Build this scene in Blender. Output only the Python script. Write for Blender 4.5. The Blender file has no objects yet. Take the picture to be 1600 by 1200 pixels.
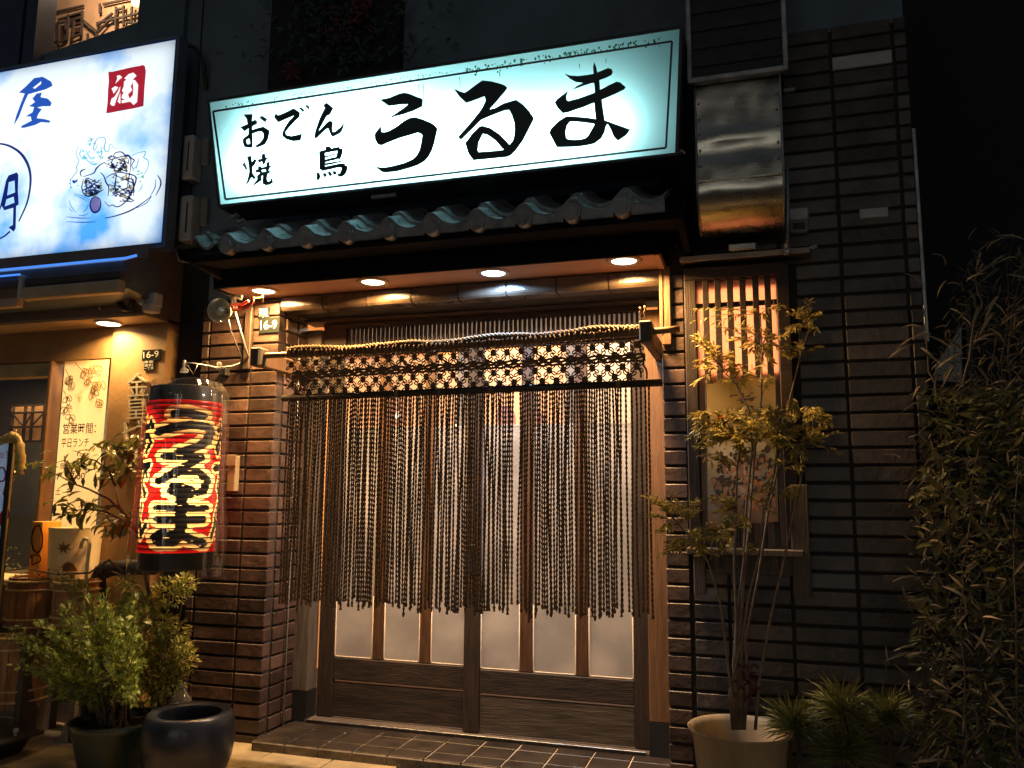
import bpy, math, random
from math import sin, cos, pi, radians
from mathutils import Vector as V, Matrix, noise
from mathutils.geometry import tessellate_polygon
random.seed(7)
rnd = random.random
def U(a, b): return a + (b - a) * random.random()
S = bpy.context.scene
COL = S.collection

# ------------------------------------------------------------------ camera, night sky, exposure
YAW, PITCH, ROLL, FPX = radians(16.95), radians(8.05), radians(.44), 1260.0
EYE = V((0, -3.4, 1.14))
fw = V((-sin(YAW) * cos(PITCH), cos(YAW) * cos(PITCH), sin(PITCH)))
ri = fw.cross(V((0, 0, 1))).normalized(); up = ri.cross(fw)
RI = ri * cos(ROLL) + up * sin(ROLL); UP = up * cos(ROLL) - ri * sin(ROLL)
cd = bpy.data.cameras.new('camera'); cam = bpy.data.objects.new('camera', cd); COL.objects.link(cam)
cd.sensor_width = 36; cd.lens = FPX / 1600 * 36; cd.clip_start = .05; cd.clip_end = 300
cam.matrix_world = Matrix(((RI.x, UP.x, -fw.x, EYE.x), (RI.y, UP.y, -fw.y, EYE.y), (RI.z, UP.z, -fw.z, EYE.z), (0, 0, 0, 1)))
S.camera = cam
W = bpy.data.worlds.new('World'); S.world = W; W.use_nodes = True
bg = W.node_tree.nodes['Background']; bg.inputs[0].default_value = (.75, .85, 1.0, 1); bg.inputs[1].default_value = .05
S.view_settings.view_transform = 'Standard'; S.view_settings.look = 'None'
S.view_settings.exposure = .06; S.view_settings.gamma = 1
S.cycles.use_denoising = True
S.cycles.max_bounces = 8; S.cycles.transparent_max_bounces = 16; S.cycles.sample_clamp_indirect = 6
WARM = (1.0, .56, .19); COOL = (.36, .62, 1.0)

# photo pixel (1600x1200) -> point on a real plane of the place
def _dir(px, py): return RI * ((px - 800) / FPX) + UP * ((600 - py) / FPX) + fw
def at(px, py, Y=0.0):
    d = _dir(px, py); return EYE + d * ((Y - EYE.y) / d.y)
def atz(px, py, Z):
    d = _dir(px, py); return EYE + d * ((Z - EYE.z) / d.z)
def onp(px, py, P, N):
    d = _dir(px, py); return EYE + d * ((P - EYE).dot(N) / d.dot(N))

# ------------------------------------------------------------------ mesh building
class MB:
    def __init__(s): s.v = []; s.f = []; s.m = []
    def add(s, vs, fs, m=0):
        n = len(s.v); s.v += [V(p) for p in vs]
        for f in fs: s.f.append([n + i for i in f]); s.m.append(m)
        return s
    def quad(s, a, b, c, d, m=0): return s.add([a, b, c, d], [(0, 1, 2, 3)], m)
    def hexa(s, p, m=0): return s.add(p, [(0, 3, 2, 1), (4, 5, 6, 7), (0, 1, 5, 4), (1, 2, 6, 5), (2, 3, 7, 6), (3, 0, 4, 7)], m)
    def box(s, x0, x1, y0, y1, z0, z1, m=0):
        return s.hexa([(x0, y0, z0), (x1, y0, z0), (x1, y1, z0), (x0, y1, z0), (x0, y0, z1), (x1, y0, z1), (x1, y1, z1), (x0, y1, z1)], m)
    def bev(s, x0, x1, y0, y1, z0, z1, b=.004, m=0):
        b = min(b, (x1 - x0) * .45, (y1 - y0) * .45, (z1 - z0) * .45)
        X, Y, Z = (x0, x1), (y0, y1), (z0, z1); vs = []; ix = {}
        for i in (0, 1):
            for j in (0, 1):
                for k in (0, 1):
                    sx, sy, sz = b * (1 - 2 * i), b * (1 - 2 * j), b * (1 - 2 * k)
                    ix[i, j, k, 0] = len(vs); vs.append((X[i], Y[j] + sy, Z[k] + sz))
                    ix[i, j, k, 1] = len(vs); vs.append((X[i] + sx, Y[j], Z[k] + sz))
                    ix[i, j, k, 2] = len(vs); vs.append((X[i] + sx, Y[j] + sy, Z[k]))
        fs = []
        o = [(0, 0), (1, 0), (1, 1), (0, 1)]
        for i in (0, 1):
            fs.append([ix[i, a, c, 0] for a, c in (o if i else o[::-1])])
            fs.append([ix[a, i, c, 1] for a, c in (o[::-1] if i else o)])
            fs.append([ix[a, c, i, 2] for a, c in (o if i else o[::-1])])
        for j in (0, 1):
            for k in (0, 1):
                fs.append([ix[0, j, k, 1], ix[1, j, k, 1], ix[1, j, k, 2], ix[0, j, k, 2]])
                fs.append([ix[j, 0, k, 0], ix[j, 1, k, 0], ix[j, 1, k, 2], ix[j, 0, k, 2]])
                fs.append([ix[j, k, 0, 0], ix[j, k, 1, 0], ix[j, k, 1, 1], ix[j, k, 0, 1]])
                for i in (0, 1): fs.append([ix[i, j, k, 0], ix[i, j, k, 1], ix[i, j, k, 2]])
        return s.add(vs, fs, m)
    def tube(s, pts, r, n=8, cap=True, m=0, close=False):
        pts = [V(p) for p in pts]; N = len(pts)
        rr = r if isinstance(r, (list, tuple)) else [r] * N
        vs = []; ref = None
        for i, p in enumerate(pts):
            a, b = pts[i - 1 if (i or close) else 0], pts[(i + 1) % N if (i < N - 1 or close) else i]
            t = (b - a).normalized() if (b - a).length > 1e-9 else V((0, 0, 1))
            if ref is None: ref = t.orthogonal().normalized()
            ref = (ref - t * ref.dot(t)).normalized() if (ref - t * ref.dot(t)).length > 1e-6 else t.orthogonal().normalized()
            q = t.cross(ref)
            for k in range(n):
                A = 2 * pi * k / n; vs.append(p + (ref * cos(A) + q * sin(A)) * rr[i])
        fs = []
        for i in range(N if close else N - 1):
            j = (i + 1) % N
            for k in range(n): fs.append((i * n + k, i * n + (k + 1) % n, j * n + (k + 1) % n, j * n + k))
        if cap and not close: fs.append(tuple(range(n))[::-1]); fs.append(tuple((N - 1) * n + k for k in range(n)))
        return s.add(vs, fs, m)
    def lathe(s, prof, c, n=32, m=0, wob=0):
        c = V(c); vs = []
        for r, z in prof:
            for k in range(n):
                A = 2 * pi * k / n; q = r * (1 + wob * noise.noise(V((cos(A) * 1.5, sin(A) * 1.5, z * 4))))
                vs.append(c + V((q * cos(A), q * sin(A), z)))
        fs = []
        for i in range(len(prof) - 1):
            for k in range(n): fs.append((i * n + k, i * n + (k + 1) % n, (i + 1) * n + (k + 1) % n, (i + 1) * n + k))
        return s.add(vs, fs, m)
    def disc(s, c, r, nrm=(0, 0, -1), n=28, m=0, ry=None):
        c = V(c); nrm = V(nrm).normalized(); a = nrm.orthogonal().normalized(); b = nrm.cross(a)
        vs = [c + a * r * cos(2 * pi * k / n) + b * (ry or r) * sin(2 * pi * k / n) for k in range(n)]
        return s.add(vs, [tuple(range(n))], m)
    def poly(s, loops, fn, m=0):
        """flat filled outline with holes; loops are 2-D, fn maps a 2-D point to space"""
        L = [[V((p[0], p[1], 0)) for p in l] for l in loops]
        flat = [p for l in L for p in l]
        return s.add([fn(p.x, p.y) for p in flat], [t for t in tessellate_polygon(L)], m)
    def prism(s, pts, fn0, fn1, m=0):
        n = len(pts); vs = [fn0(*p) for p in pts] + [fn1(*p) for p in pts]
        fs = [tuple(range(n))[::-1], tuple(range(n, 2 * n))] + [(i, (i + 1) % n, n + (i + 1) % n, n + i) for i in range(n)]
        return s.add(vs, fs, m)

WP = {}
def wpos(o): return WP[o.name]
def tag(o, label=None, cat=None, group=None, kind=None):
    if label: o['label'] = label
    if cat: o['category'] = cat
    if group: o['group'] = group
    if kind: o['kind'] = kind
    return o
def link(o, w, parent=None):
    COL.objects.link(o); WP[o.name] = V(w)
    if parent is not None: o.parent = parent; o.location = V(w) - wpos(parent)
    else: o.location = w
    return o
def thing(name, loc, label, cat, group=None):
    o = bpy.data.objects.new(name, None); o.empty_display_size = .05
    link(o, V(loc)); return tag(o, label, cat, group)
def mesh_of(name, mb, mats, smooth=False, org=None):
    me = bpy.data.meshes.new(name)
    if org is None:
        lo = [min(p[i] for p in mb.v) for i in range(3)]; hi = [max(p[i] for p in mb.v) for i in range(3)]
        org = V(((lo[0] + hi[0]) / 2, (lo[1] + hi[1]) / 2, lo[2]))
    me.from_pydata([p - org for p in mb.v], [], mb.f)
    for m in (mats if isinstance(mats, (list, tuple)) else [mats]): me.materials.append(m)
    me.polygons.foreach_set('material_index', mb.m)
    if smooth: me.polygons.foreach_set('use_smooth', [True] * len(mb.f))
    me.update(); return me, org
def obj(name, mb, mats, parent=None, smooth=False, kind=None, auto=None):
    me, org = mesh_of(name, mb, mats, smooth)
    if auto:
        me.polygons.foreach_set('use_smooth', [True] * len(me.polygons)); me.set_sharp_from_angle(angle=radians(auto))
    o = bpy.data.objects.new(name, me); link(o, org, parent)
    if kind: o['kind'] = kind
    return o
def inst(name, me, mat4, parent):
    """one more object on shared mesh data, world matrix mat4"""
    o = bpy.data.objects.new(name, me); COL.objects.link(o); o.parent = parent
    M = Matrix(mat4); M.translation = M.translation - wpos(parent); o.matrix_local = M
    WP[o.name] = V(mat4.translation); return o
def frame(x, y, z, p): return Matrix(((x[0], y[0], z[0], p[0]), (x[1], y[1], z[1], p[1]), (x[2], y[2], z[2], p[2]), (0, 0, 0, 1)))

# ------------------------------------------------------------------ materials
def nt(name):
    m = bpy.data.materials.new(name); m.use_nodes = True; t = m.node_tree
    for n in list(t.nodes): t.nodes.remove(n)
    return m, t, t.nodes, t.links
def sock(n, *names):
    for k in names:
        if k in n.inputs: return n.inputs[k]
def mat(name, col, rough=.6, metal=0, var=.25, sc=8, stretch=(1, 1, 1), bump=.0, bsc=None, per_obj=0, col2=None, island=0, coat=0, trans=0, spec=.5, det=6):
    m, t, N, L = nt(name)
    out = N.new('ShaderNodeOutputMaterial'); b = N.new('ShaderNodeBsdfPrincipled'); L.new(b.outputs[0], out.inputs[0])
    g = N.new('ShaderNodeNewGeometry'); mp = N.new('ShaderNodeVectorMath'); mp.operation = 'MULTIPLY'
    L.new(g.outputs['Position'], mp.inputs[0]); mp.inputs[1].default_value = stretch
    nz = N.new('ShaderNodeTexNoise'); nz.inputs['Scale'].default_value = sc; nz.inputs['Detail'].default_value = det; nz.inputs['Roughness'].default_value = .62
    L.new(mp.outputs[0], nz.inputs['Vector'])
    rp = N.new('ShaderNodeMapRange'); rp.inputs[1].default_value = .3; rp.inputs[2].default_value = .7
    L.new(nz.outputs['Fac'], rp.inputs[0])
    mx = N.new('ShaderNodeMix'); mx.data_type = 'RGBA'; L.new(rp.outputs[0], mx.inputs['Factor'])
    c1 = [max(0, c * (1 - var)) for c in col]; c2 = list(col2) if col2 else [min(1, c * (1 + var)) for c in col]
    mx.inputs['A'].default_value = (*c1, 1); mx.inputs['B'].default_value = (*c2, 1)
    last = mx.outputs['Result']
    if per_obj or island:
        r = None
        if per_obj: oi = N.new('ShaderNodeObjectInfo'); r = oi.outputs['Random']; amp = per_obj
        else: r = g.outputs['Random Per Island']; amp = island
        mr = N.new('ShaderNodeMapRange'); mr.inputs[3].default_value = 1 - amp; mr.inputs[4].default_value = 1 + amp; L.new(r, mr.inputs[0])
        vm = N.new('ShaderNodeVectorMath'); vm.operation = 'SCALE'; L.new(last, vm.inputs[0]); L.new(mr.outputs[0], vm.inputs['Scale'])
        last = vm.outputs[0]
    L.new(last, b.inputs['Base Color'])
    rr = N.new('ShaderNodeMapRange'); rr.inputs[3].default_value = max(.03, rough - .1); rr.inputs[4].default_value = min(1, rough + .12)
    L.new(nz.outputs['Fac'], rr.inputs[0]); L.new(rr.outputs[0], b.inputs['Roughness'])
    b.inputs['Metallic'].default_value = metal
    sp = sock(b, 'Specular IOR Level'); sp.default_value = spec
    if coat: sock(b, 'Coat Weight').default_value = coat; sock(b, 'Coat Roughness').default_value = .15
    if bump:
        n2 = N.new('ShaderNodeTexNoise'); n2.inputs['Scale'].default_value = bsc or sc * 4; n2.inputs['Detail'].default_value = 5
        L.new(mp.outputs[0], n2.inputs['Vector'])
        bp = N.new('ShaderNodeBump'); bp.inputs['Strength'].default_value = bump; bp.inputs['Distance'].default_value = .01
        L.new(n2.outputs['Fac'], bp.inputs['Height']); L.new(bp.outputs[0], b.inputs['Normal'])
    if trans:
        tr = N.new('ShaderNodeBsdfTranslucent'); ms = N.new('ShaderNodeMixShader'); ms.inputs[0].default_value = trans
        L.new(last, tr.inputs[0]); L.new(b.outputs[0], ms.inputs[1]); L.new(tr.outputs[0], ms.inputs[2]); L.new(ms.outputs[0], out.inputs[0])
    return m
def emit(name, col, st):
    m, t, N, L = nt(name); out = N.new('ShaderNodeOutputMaterial'); e = N.new('ShaderNodeEmission')
    e.inputs[0].default_value = (*col, 1); e.inputs[1].default_value = st; L.new(e.outputs[0], out.inputs[0]); return m
def lucent(name, col, col2=None, sc=3, lo=.4, hi=.65, diff=.25, gloss=.05, det=5, stretch=(1, 1, 1), grough=.25):
    """light passes through this sheet: translucent body, a little diffuse and gloss"""
    m, t, N, L = nt(name); out = N.new('ShaderNodeOutputMaterial')
    g = N.new('ShaderNodeNewGeometry'); mp = N.new('ShaderNodeVectorMath'); mp.operation = 'MULTIPLY'; mp.inputs[1].default_value = stretch
    L.new(g.outputs['Position'], mp.inputs[0])
    nz = N.new('ShaderNodeTexNoise'); nz.inputs['Scale'].default_value = sc; nz.inputs['Detail'].default_value = det; L.new(mp.outputs[0], nz.inputs['Vector'])
    rp = N.new('ShaderNodeMapRange'); rp.inputs[1].default_value = lo; rp.inputs[2].default_value = hi; L.new(nz.outputs['Fac'], rp.inputs[0])
    mx = N.new('ShaderNodeMix'); mx.data_type = 'RGBA'; L.new(rp.outputs[0], mx.inputs['Factor'])
    mx.inputs['A'].default_value = (*col, 1); mx.inputs['B'].default_value = (*(col2 or col), 1)
    tr = N.new('ShaderNodeBsdfTranslucent'); df = N.new('ShaderNodeBsdfDiffuse'); gl = N.new('ShaderNodeBsdfGlossy'); gl.inputs['Roughness'].default_value = grough
    for q in (tr, df): L.new(mx.outputs['Result'], q.inputs[0])
    a = N.new('ShaderNodeMixShader'); a.inputs[0].default_value = diff; L.new(tr.outputs[0], a.inputs[1]); L.new(df.outputs[0], a.inputs[2])
    b = N.new('ShaderNodeMixShader'); b.inputs[0].default_value = gloss; L.new(a.outputs[0], b.inputs[1]); L.new(gl.outputs[0], b.inputs[2])
    L.new(b.outputs[0], out.inputs[0]); return m
def film(name, tint, refl=.12, rough=.08, haze=0.0):
    """clear glass or plastic sheet"""
    m, t, N, L = nt(name); out = N.new('ShaderNodeOutputMaterial')
    tr = N.new('ShaderNodeBsdfTransparent'); tr.inputs[0].default_value = (*tint, 1)
    gl = N.new('ShaderNodeBsdfGlossy'); gl.inputs['Roughness'].default_value = rough
    lw = N.new('ShaderNodeLayerWeight'); lw.inputs[0].default_value = .35
    mr = N.new('ShaderNodeMapRange'); mr.inputs[3].default_value = refl * .5; mr.inputs[4].default_value = min(1, refl * 3.5); L.new(lw.outputs['Facing'], mr.inputs[0])
    ms = N.new('ShaderNodeMixShader'); L.new(mr.outputs[0], ms.inputs[0]); L.new(tr.outputs[0], ms.inputs[1]); L.new(gl.outputs[0], ms.inputs[2])
    last = ms
    if haze:
        df = N.new('ShaderNodeBsdfDiffuse'); df.inputs[0].default_value = (.8, .8, .78, 1); tl = N.new('ShaderNodeBsdfTranslucent'); tl.inputs[0].default_value = (.8, .8, .78, 1)
        m1 = N.new('ShaderNodeMixShader'); m1.inputs[0].default_value = .5; L.new(df.outputs[0], m1.inputs[1]); L.new(tl.outputs[0], m1.inputs[2])
        m2 = N.new('ShaderNodeMixShader'); m2.inputs[0].default_value = haze; L.new(ms.outputs[0], m2.inputs[1]); L.new(m1.outputs[0], m2.inputs[2]); last = m2
    L.new(last.outputs[0], out.inputs[0]); return m

mBRICK = mat('glazed_brown_tile', (.072, .043, .033), .42, var=.6, sc=8, bump=.3, bsc=45, per_obj=.45)
mBRICKW = mat('brown_tile_in_bluish_light', (.058, .046, .041), .42, var=.6, sc=8, bump=.3, bsc=45, per_obj=.5)  # same brown tile, its greyer look under bluish ambient light put into the colour
mBRICKG = mat('glazed_grey_tile', (.105, .102, .10), .4, var=.25, sc=14, bump=.12, bsc=60, per_obj=.3)
mBRICKL = mat('pale_glazed_tile', (.42, .42, .40), .4, var=.2, sc=14, bump=.12, bsc=60)
mMORTAR = mat('dark_mortar', (.03, .027, .025), .95, var=.3, sc=30, bump=.3)
mDARKWALL = mat('dark_painted_wall', (.10, .145, .19), .8, var=.25, sc=2.5, bump=.1)
mBLACKWALL = mat('black_wall', (.012, .013, .017), .85, var=.3, sc=3)
mWOOD = mat('weathered_brown_wood', (.027, .015, .009), .62, var=.6, sc=9, stretch=(6, 6, .7), bump=.3, bsc=30)
mWOODH = mat('weathered_brown_wood_level', (.025, .016, .011), .65, var=.85, sc=9, stretch=(.7, 6, 7), bump=.3, bsc=30)
mWOODM = mat('orange_lit_muntin_wood', (.075, .034, .014), .55, var=.5, sc=9, stretch=(6, 6, .7), bump=.3, bsc=30)  # lighter orange tone painted in for the light falling on the muntins
mWOODD = mat('dark_stained_wood', (.028, .014, .009), .6, var=.5, sc=9, stretch=(.7, 6, 6), bump=.25, bsc=30)
mWOODL = mat('grooved_tan_timber', (.15, .078, .035), .6, var=.35, sc=7, stretch=(14, 14, .5), bump=.6, bsc=22)
mWOODG = mat('grey_weathered_timber', (.10, .08, .062), .75, var=.45, sc=9, stretch=(9, 9, .6), bump=.35, bsc=30)
mBLACK = mat('black_paint', (.012, .012, .013), .5, var=.3, sc=20)
mIRON = mat('dark_iron', (.05, .05, .055), .45, .6, var=.3, sc=20)
mSOFFIT = mat('pinkish_brown_board', (.36, .2, .14), .7, var=.18, sc=6, stretch=(.5, 3, 3))
mFASCIA = mat('dark_fascia_paint', (.008, .010, .014), .9, var=.35, sc=4, spec=.04)
mLINTEL = mat('glazed_lintel_tile', (.06, .042, .03), .28, var=.4, sc=10, bump=.15, bsc=45, per_obj=.2)
mROOF = mat('grey_roof_tile', (.21, .22, .235), .28, var=.3, sc=18, bump=.12, bsc=70)
mROPE = mat('dark_brown_rope', (.22, .125, .06), .85, var=.5, sc=160, bump=.3, bsc=500)
mBAMBOO = mat('dark_bamboo', (.15, .085, .03), .45, var=.35, sc=12, stretch=(.6, 5, 5))
mBARK = mat('brown_bark', (.13, .085, .05), .85, var=.4, sc=40, stretch=(1, 1, .3), bump=.4)
mSIGNF = lucent('translucent_acrylic_sign_face', (.5, .9, .9), (.56, .95, .95), sc=2.2, diff=.12, gloss=.02)
mINK = mat('black_sign_lettering', (.012, .03, .04), .55, var=.3, sc=8)
mCASE = mat('dark_sign_case', (.03, .034, .04), .55, var=.3, sc=6)
mSTAIN = lucent('green_grime', (.10, .34, .20), (.03, .12, .08), sc=40, diff=.3)
mSTEEL = mat('stainless_steel', (.42, .41, .37), .27, 1, var=.35, sc=5, stretch=(1, 1, 3), bump=.05, bsc=4)
mGALV = mat('galvanised_steel', (.34, .35, .36), .42, .9, var=.35, sc=18, bump=.1)
mGREY = mat('pale_grey_plastic', (.42, .42, .42), .5, var=.15, sc=12)
mFROST = lucent('frosted_glass', (.47, .46, .445), (.64, .62, .59), sc=3, diff=.3, gloss=.06, stretch=(1, 1, 1.6))
mGLASS = film('clear_glass', (.93, .93, .92), .10, .02)
mHAZY = film('hazy_upper_glass', (.9, .88, .85), .08, .06, haze=.12)
mPAPER = lucent('window_paper', (.72, .45, .32), (.8, .52, .38), sc=4, diff=.3, gloss=.02)
mPVC = film('clear_plastic_bag', (.97, .97, .95), .12, .06, haze=.012)
mGOLD = mat('ochre_rendered_wall', (.25, .145, .06), .65, var=.3, sc=5, bump=.1, bsc=40)
mBEIGE = mat('beige_plaster_pot', (.42, .32, .19), .6, var=.4, sc=5, stretch=(1, 1, .4), bump=.1, bsc=50)
mNAVY = mat('dark_glazed_pot', (.018, .022, .034), .3, var=.4, sc=9, coat=.1)
mCONC = mat('concrete', (.34, .28, .2), .9, var=.25, sc=14, bump=.3, bsc=80)
mPAVE = mat('pale_paving_slab', (.36, .28, .15), .85, var=.28, sc=9, bump=.25, bsc=70, per_obj=.15)
mGROUND = mat('dark_asphalt', (.05, .047, .042), .9, var=.3, sc=20, bump=.3, bsc=200)
mSTEP = mat('dark_step_tile', (.03, .023, .018), .4, var=.5, sc=8, bump=.15, bsc=50, per_obj=.2)
mGROUT = mat('pale_grout', (.6, .5, .38), .9, var=.2, sc=30)
mSTONE = mat('step_edge_stone', (.17, .135, .09), .8, var=.5, sc=14, bump=.4, bsc=60)

# ------------------------------------------------------------------ lights belong to their lamps
def area(name, loc, size, power, col, parent, aim=(0, 0, -1), size_y=None, disk=False, spread=None):
    l = bpy.data.lights.new(name, 'AREA'); l.energy = power; l.color = col; l.size = size
    if spread: l.spread = radians(spread)
    if size_y: l.shape = 'RECTANGLE'; l.size_y = size_y
    if disk: l.shape = 'DISK'
    o = bpy.data.objects.new(name, l); link(o, V(loc), parent)
    o.rotation_euler = V(aim).to_track_quat('-Z', 'Y').to_euler(); return o
def point(name, loc, r, power, col, parent):
    l = bpy.data.lights.new(name, 'POINT'); l.energy = power; l.color = col; l.shadow_soft_size = r
    o = bpy.data.objects.new(name, l); link(o, V(loc), parent); return o

# ------------------------------------------------------------------ text
def glyphs(body, spacing=1.0, bold=0):
    c = bpy.data.curves.new('lettering', 'FONT'); c.body = body; c.resolution_u = 3; c.space_character = spacing; c.offset = bold
    o = bpy.data.objects.new('lettering', c); COL.objects.link(o); bpy.context.view_layer.update()
    ev = o.evaluated_get(bpy.context.evaluated_depsgraph_get()); m = ev.to_mesh()
    vs = [(v.co.x, v.co.y) for v in m.vertices]; fs = [tuple(p.vertices) for p in m.polygons]
    ev.to_mesh_clear(); bpy.data.objects.remove(o); bpy.data.curves.remove(c)
    x0 = min(v[0] for v in vs); x1 = max(v[0] for v in vs); y0 = min(v[1] for v in vs); y1 = max(v[1] for v in vs)
    return [((v[0] - x0) / (x1 - x0), (v[1] - y0) / (y1 - y0)) for v in vs], fs
def text(body, p00, p10, p01, m, parent, name='lettering', spacing=1.0, bold=0):
    """fill the parallelogram p00 (bottom left), p10 (bottom right), p01 (top left) with the word"""
    vs, fs = glyphs(body, spacing, bold); p00, p10, p01 = V(p00), V(p10), V(p01); mb = MB()
    mb.add([p00 + (p10 - p00) * a + (p01 - p00) * b for a, b in vs], fs)
    return obj(name, mb, m, parent)
def brush(mb, pts, w, fn, m=0, n=4):
    """a tapering flat brush stroke along 2-D points, mapped by fn"""
    P = []
    for i in range(len(pts) - 1):
        a, b = V(pts[max(i - 1, 0)]), V(pts[i]); c, d = V(pts[i + 1]), V(pts[min(i + 2, len(pts) - 1)])
        for k in range(n):
            t = k / n; P.append(.5 * ((2 * b) + (c - a) * t + (2 * a - 5 * b + 4 * c - d) * t * t + (3 * b - a - 3 * c + d) * t ** 3))
    P.append(V(pts[-1])); N = len(P); vs = []
    for i, p in enumerate(P):
        d = (P[min(i + 1, N - 1)] - P[max(i - 1, 0)]); d = d.normalized() if d.length else V((1, 0))
        u = i / (N - 1); ww = w[0] + (w[1] - w[0]) * min(1, u * 2) if u < .5 else w[1] + (w[2] - w[1]) * (u - .5) * 2
        nn = V((-d.y, d.x)) * ww * .5; vs += [fn(*(p + nn)), fn(*(p - nn))]
    return mb.add(vs, [(2 * i, 2 * i + 1, 2 * i + 3, 2 * i + 2) for i in range(N - 1)], m)

# ================================================================== SETTING
mb = MB(); mb.quad((-40, -40, -.004), (40, -40, -.004), (40, 30, -.004), (-40, 30, -.004))
ground = tag(obj('ground', mb, mGROUND), kind='structure')
pave = bpy.data.objects.new('pavement', None); link(pave, V((-2.6, -.5, 0))); tag(pave, kind='structure')
sl = {}
for i in range(11):
    for j in range(4):
        x0, y0 = -5.0 + i * .305 + (j % 2) * .15, -1.22 + j * .305
        m_ = MB(); m_.bev(x0, x0 + .299, y0, y0 + .299, -.003, .012 + U(0, .003), .003)
        obj('paving_slab', m_, mPAVE, pave)
for i in range(11):
    x0 = -1.5 + i * .305
    m_ = MB(); m_.bev(x0, x0 + .299, -1.22, -.92, -.003, .012, .003); obj('paving_slab', m_, mPAVE, pave)
mb = MB(); mb.box(-5.2, -.0, -1.3, .3, -.02, -.001); obj('slab_bed', mb, mMORTAR, pave)

# the far side of the street, seen only as a reflection in the steel duct
ob_ = thing('opposite_building', (0, -13, 0), 'dark building across the street with lit shop windows, seen as streaks in the steel duct', 'building')
mb = MB(); mb.box(-9, 9, -14, -13, 0, 9); obj('wall', mb, mBLACKWALL, ob_)
mLW = emit('lit_shop_window', (1.0, .93, .78), 1.7)
for x0, x1, z0, z1 in ((-4.2, -2.6, .8, 2.6), (-1.7, .4, .7, 2.5), (1.0, 2.6, 3.6, 4.6), (-3.4, -1.2, 3.7, 4.7), (-.6, .5, 6.6, 7.4), (3.4, 5.4, .8, 2.4)):
    mb = MB(); mb.bev(x0, x1, -12.999, -12.97, z0, z1, .01); obj('window', mb, mLW, ob_)
# ------------------------------------------------------------------ tiled walls
PITCHZ, Z0 = .068, 2.024 - 30 * .068
def brick_mesh(w, d=.03, h=.0575):
    m_ = MB(); m_.bev(-w / 2, w / 2, -.012, d, 0, h, .0035); return mesh_of('brick', m_, mBRICK, org=V((0, 0, 0)))[0]
bcache = {}
def brick(x0, x1, k, parent, d=.03, y=0.0, m=None, ret=False):
    key = (round(x1 - x0, 3), d, ret)
    if key not in bcache: bcache[key] = brick_mesh(x1 - x0, d)
    z = Z0 + k * PITCHZ + .005
    M = Matrix.Translation((0, 0, 0))
    if ret: M = Matrix.Rotation(pi / 2, 4, 'Z')
    t = V(((x0 + x1) / 2, y + U(-.0012, .0012), z)) if not ret else V((y + U(-.001, .001), (x0 + x1) / 2, z))
    M = Matrix.Translation(t) @ Matrix.Rotation(U(-.003, .003), 4, 'Y') @ M
    o = inst('brick', bcache[key], M, parent)
    if m: o.material_slots[0].link = 'OBJECT'; o.material_slots[0].material = m
    return o
pil = thing('brick_pillar', (-2.45, .1, 0), 'dark brown tiled pillar to the left of the doorway, behind the red lantern', 'pillar')
mb = MB(); mb.box(-2.674, -2.24, .0, .26, -.02, 2.11); obj('pillar_core', mb, mMORTAR, pil)
for k in range(0, 31):
    brick(-2.678, -2.637, k, pil)
    brick(-2.627, -2.391, k, pil)
    brick(-2.381, -2.236, k, pil, d=.045)
    brick(.055, .15, k, pil, y=-2.24, ret=True)
    brick(.16, .25, k, pil, y=-2.24, ret=True)
bw = thing('brick_wall', (.15, .1, 0), 'dark tiled wall with a few paler tiles around the lattice window', 'wall')
mb = MB(); mb.box(-.368, .63, .0, .3, -.02, 3.085); obj('wall_core', mb, mMORTAR, bw)
for k in range(0, 46):
    if k <= 30: brick(-.372, -.278, k, bw)
    if k <= 12: brick(-.262, -.13, k, bw, m=mBRICKW); brick(-.12, .107, k, bw, m=mBRICKW)
    if k >= 32: brick(.02, .107, k, bw, m=mBRICKW)
    elif 13 <= k <= 30: brick(.172, .342, k, bw, m=mBRICKW)
    for a, b in ((.117, .342), (.352, .58), (.59, .634)):
        if a == .117 and 13 <= k <= 30: continue
        mm = mBRICKW
        if (a, k) in ((.352, 43),): mm = mBRICKL
        elif (a, k) in ((.117, 41), (.117, 36), (.117, 37), (.117, 33)): mm = mBRICKG
        elif rnd() < (.16 if k > 26 else .03): mm = mBRICKG
        brick(a, b, k, bw, d=.045 if a == .59 else .03, m=mm)
mb = MB(); mb.bev(.634, .648, -.012, .02, 1.75, 2.62, .002); obj('corner_trim', mb, mGALV, bw)
mb = MB(); mb.bev(.425, .53, -.016, -.011, 2.262, 2.302, .006); obj('worn_patch', mb, mGREY, bw)
# plain walls above the shop front
uw = thing('upper_wall', (-1, .1, 2.4), 'dark blue grey wall rising behind the lit cyan sign', 'wall')
mb = MB(); mb.box(-2.68, -.262, .02, .3, 2.13, 4.6); mb.box(-.262, .63, -.008, .3, 3.086, 4.6); obj('wall_face', mb, mDARKWALL, uw)
mb = MB(); mb.box(-2.36, -1.62, -.03, .018, 2.9, 4.6); obj('recessed_panel', mb, mBLACKWALL, uw)
gp = thing('gap_wall', (-2.8, .1, 0), 'narrow black wall panel between the two shop fronts', 'wall')
mb = MB(); mb.box(-2.935, -2.682, .09, .25, 0, 2.45); obj('panel', mb, mBLACKWALL, gp)
mb = MB(); mb.box(-2.935, -2.682, .03, .25, 2.45, 4.7); obj('panel', mb, mDARKWALL, gp)
mb = MB(); mb.box(-2.84, -2.835, .022, .032, 2.45, 4.7); obj('joint_strip', mb, mBLACK, gp)
nb = thing('neighbour_building', (4, 3, 0), 'black unlit building mass beyond the tiled corner', 'building')
mb = MB(); mb.box(.7, 9, 2.6, 3.2, 0, 6.5); obj('wall', mb, mBLACKWALL, nb)
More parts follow.
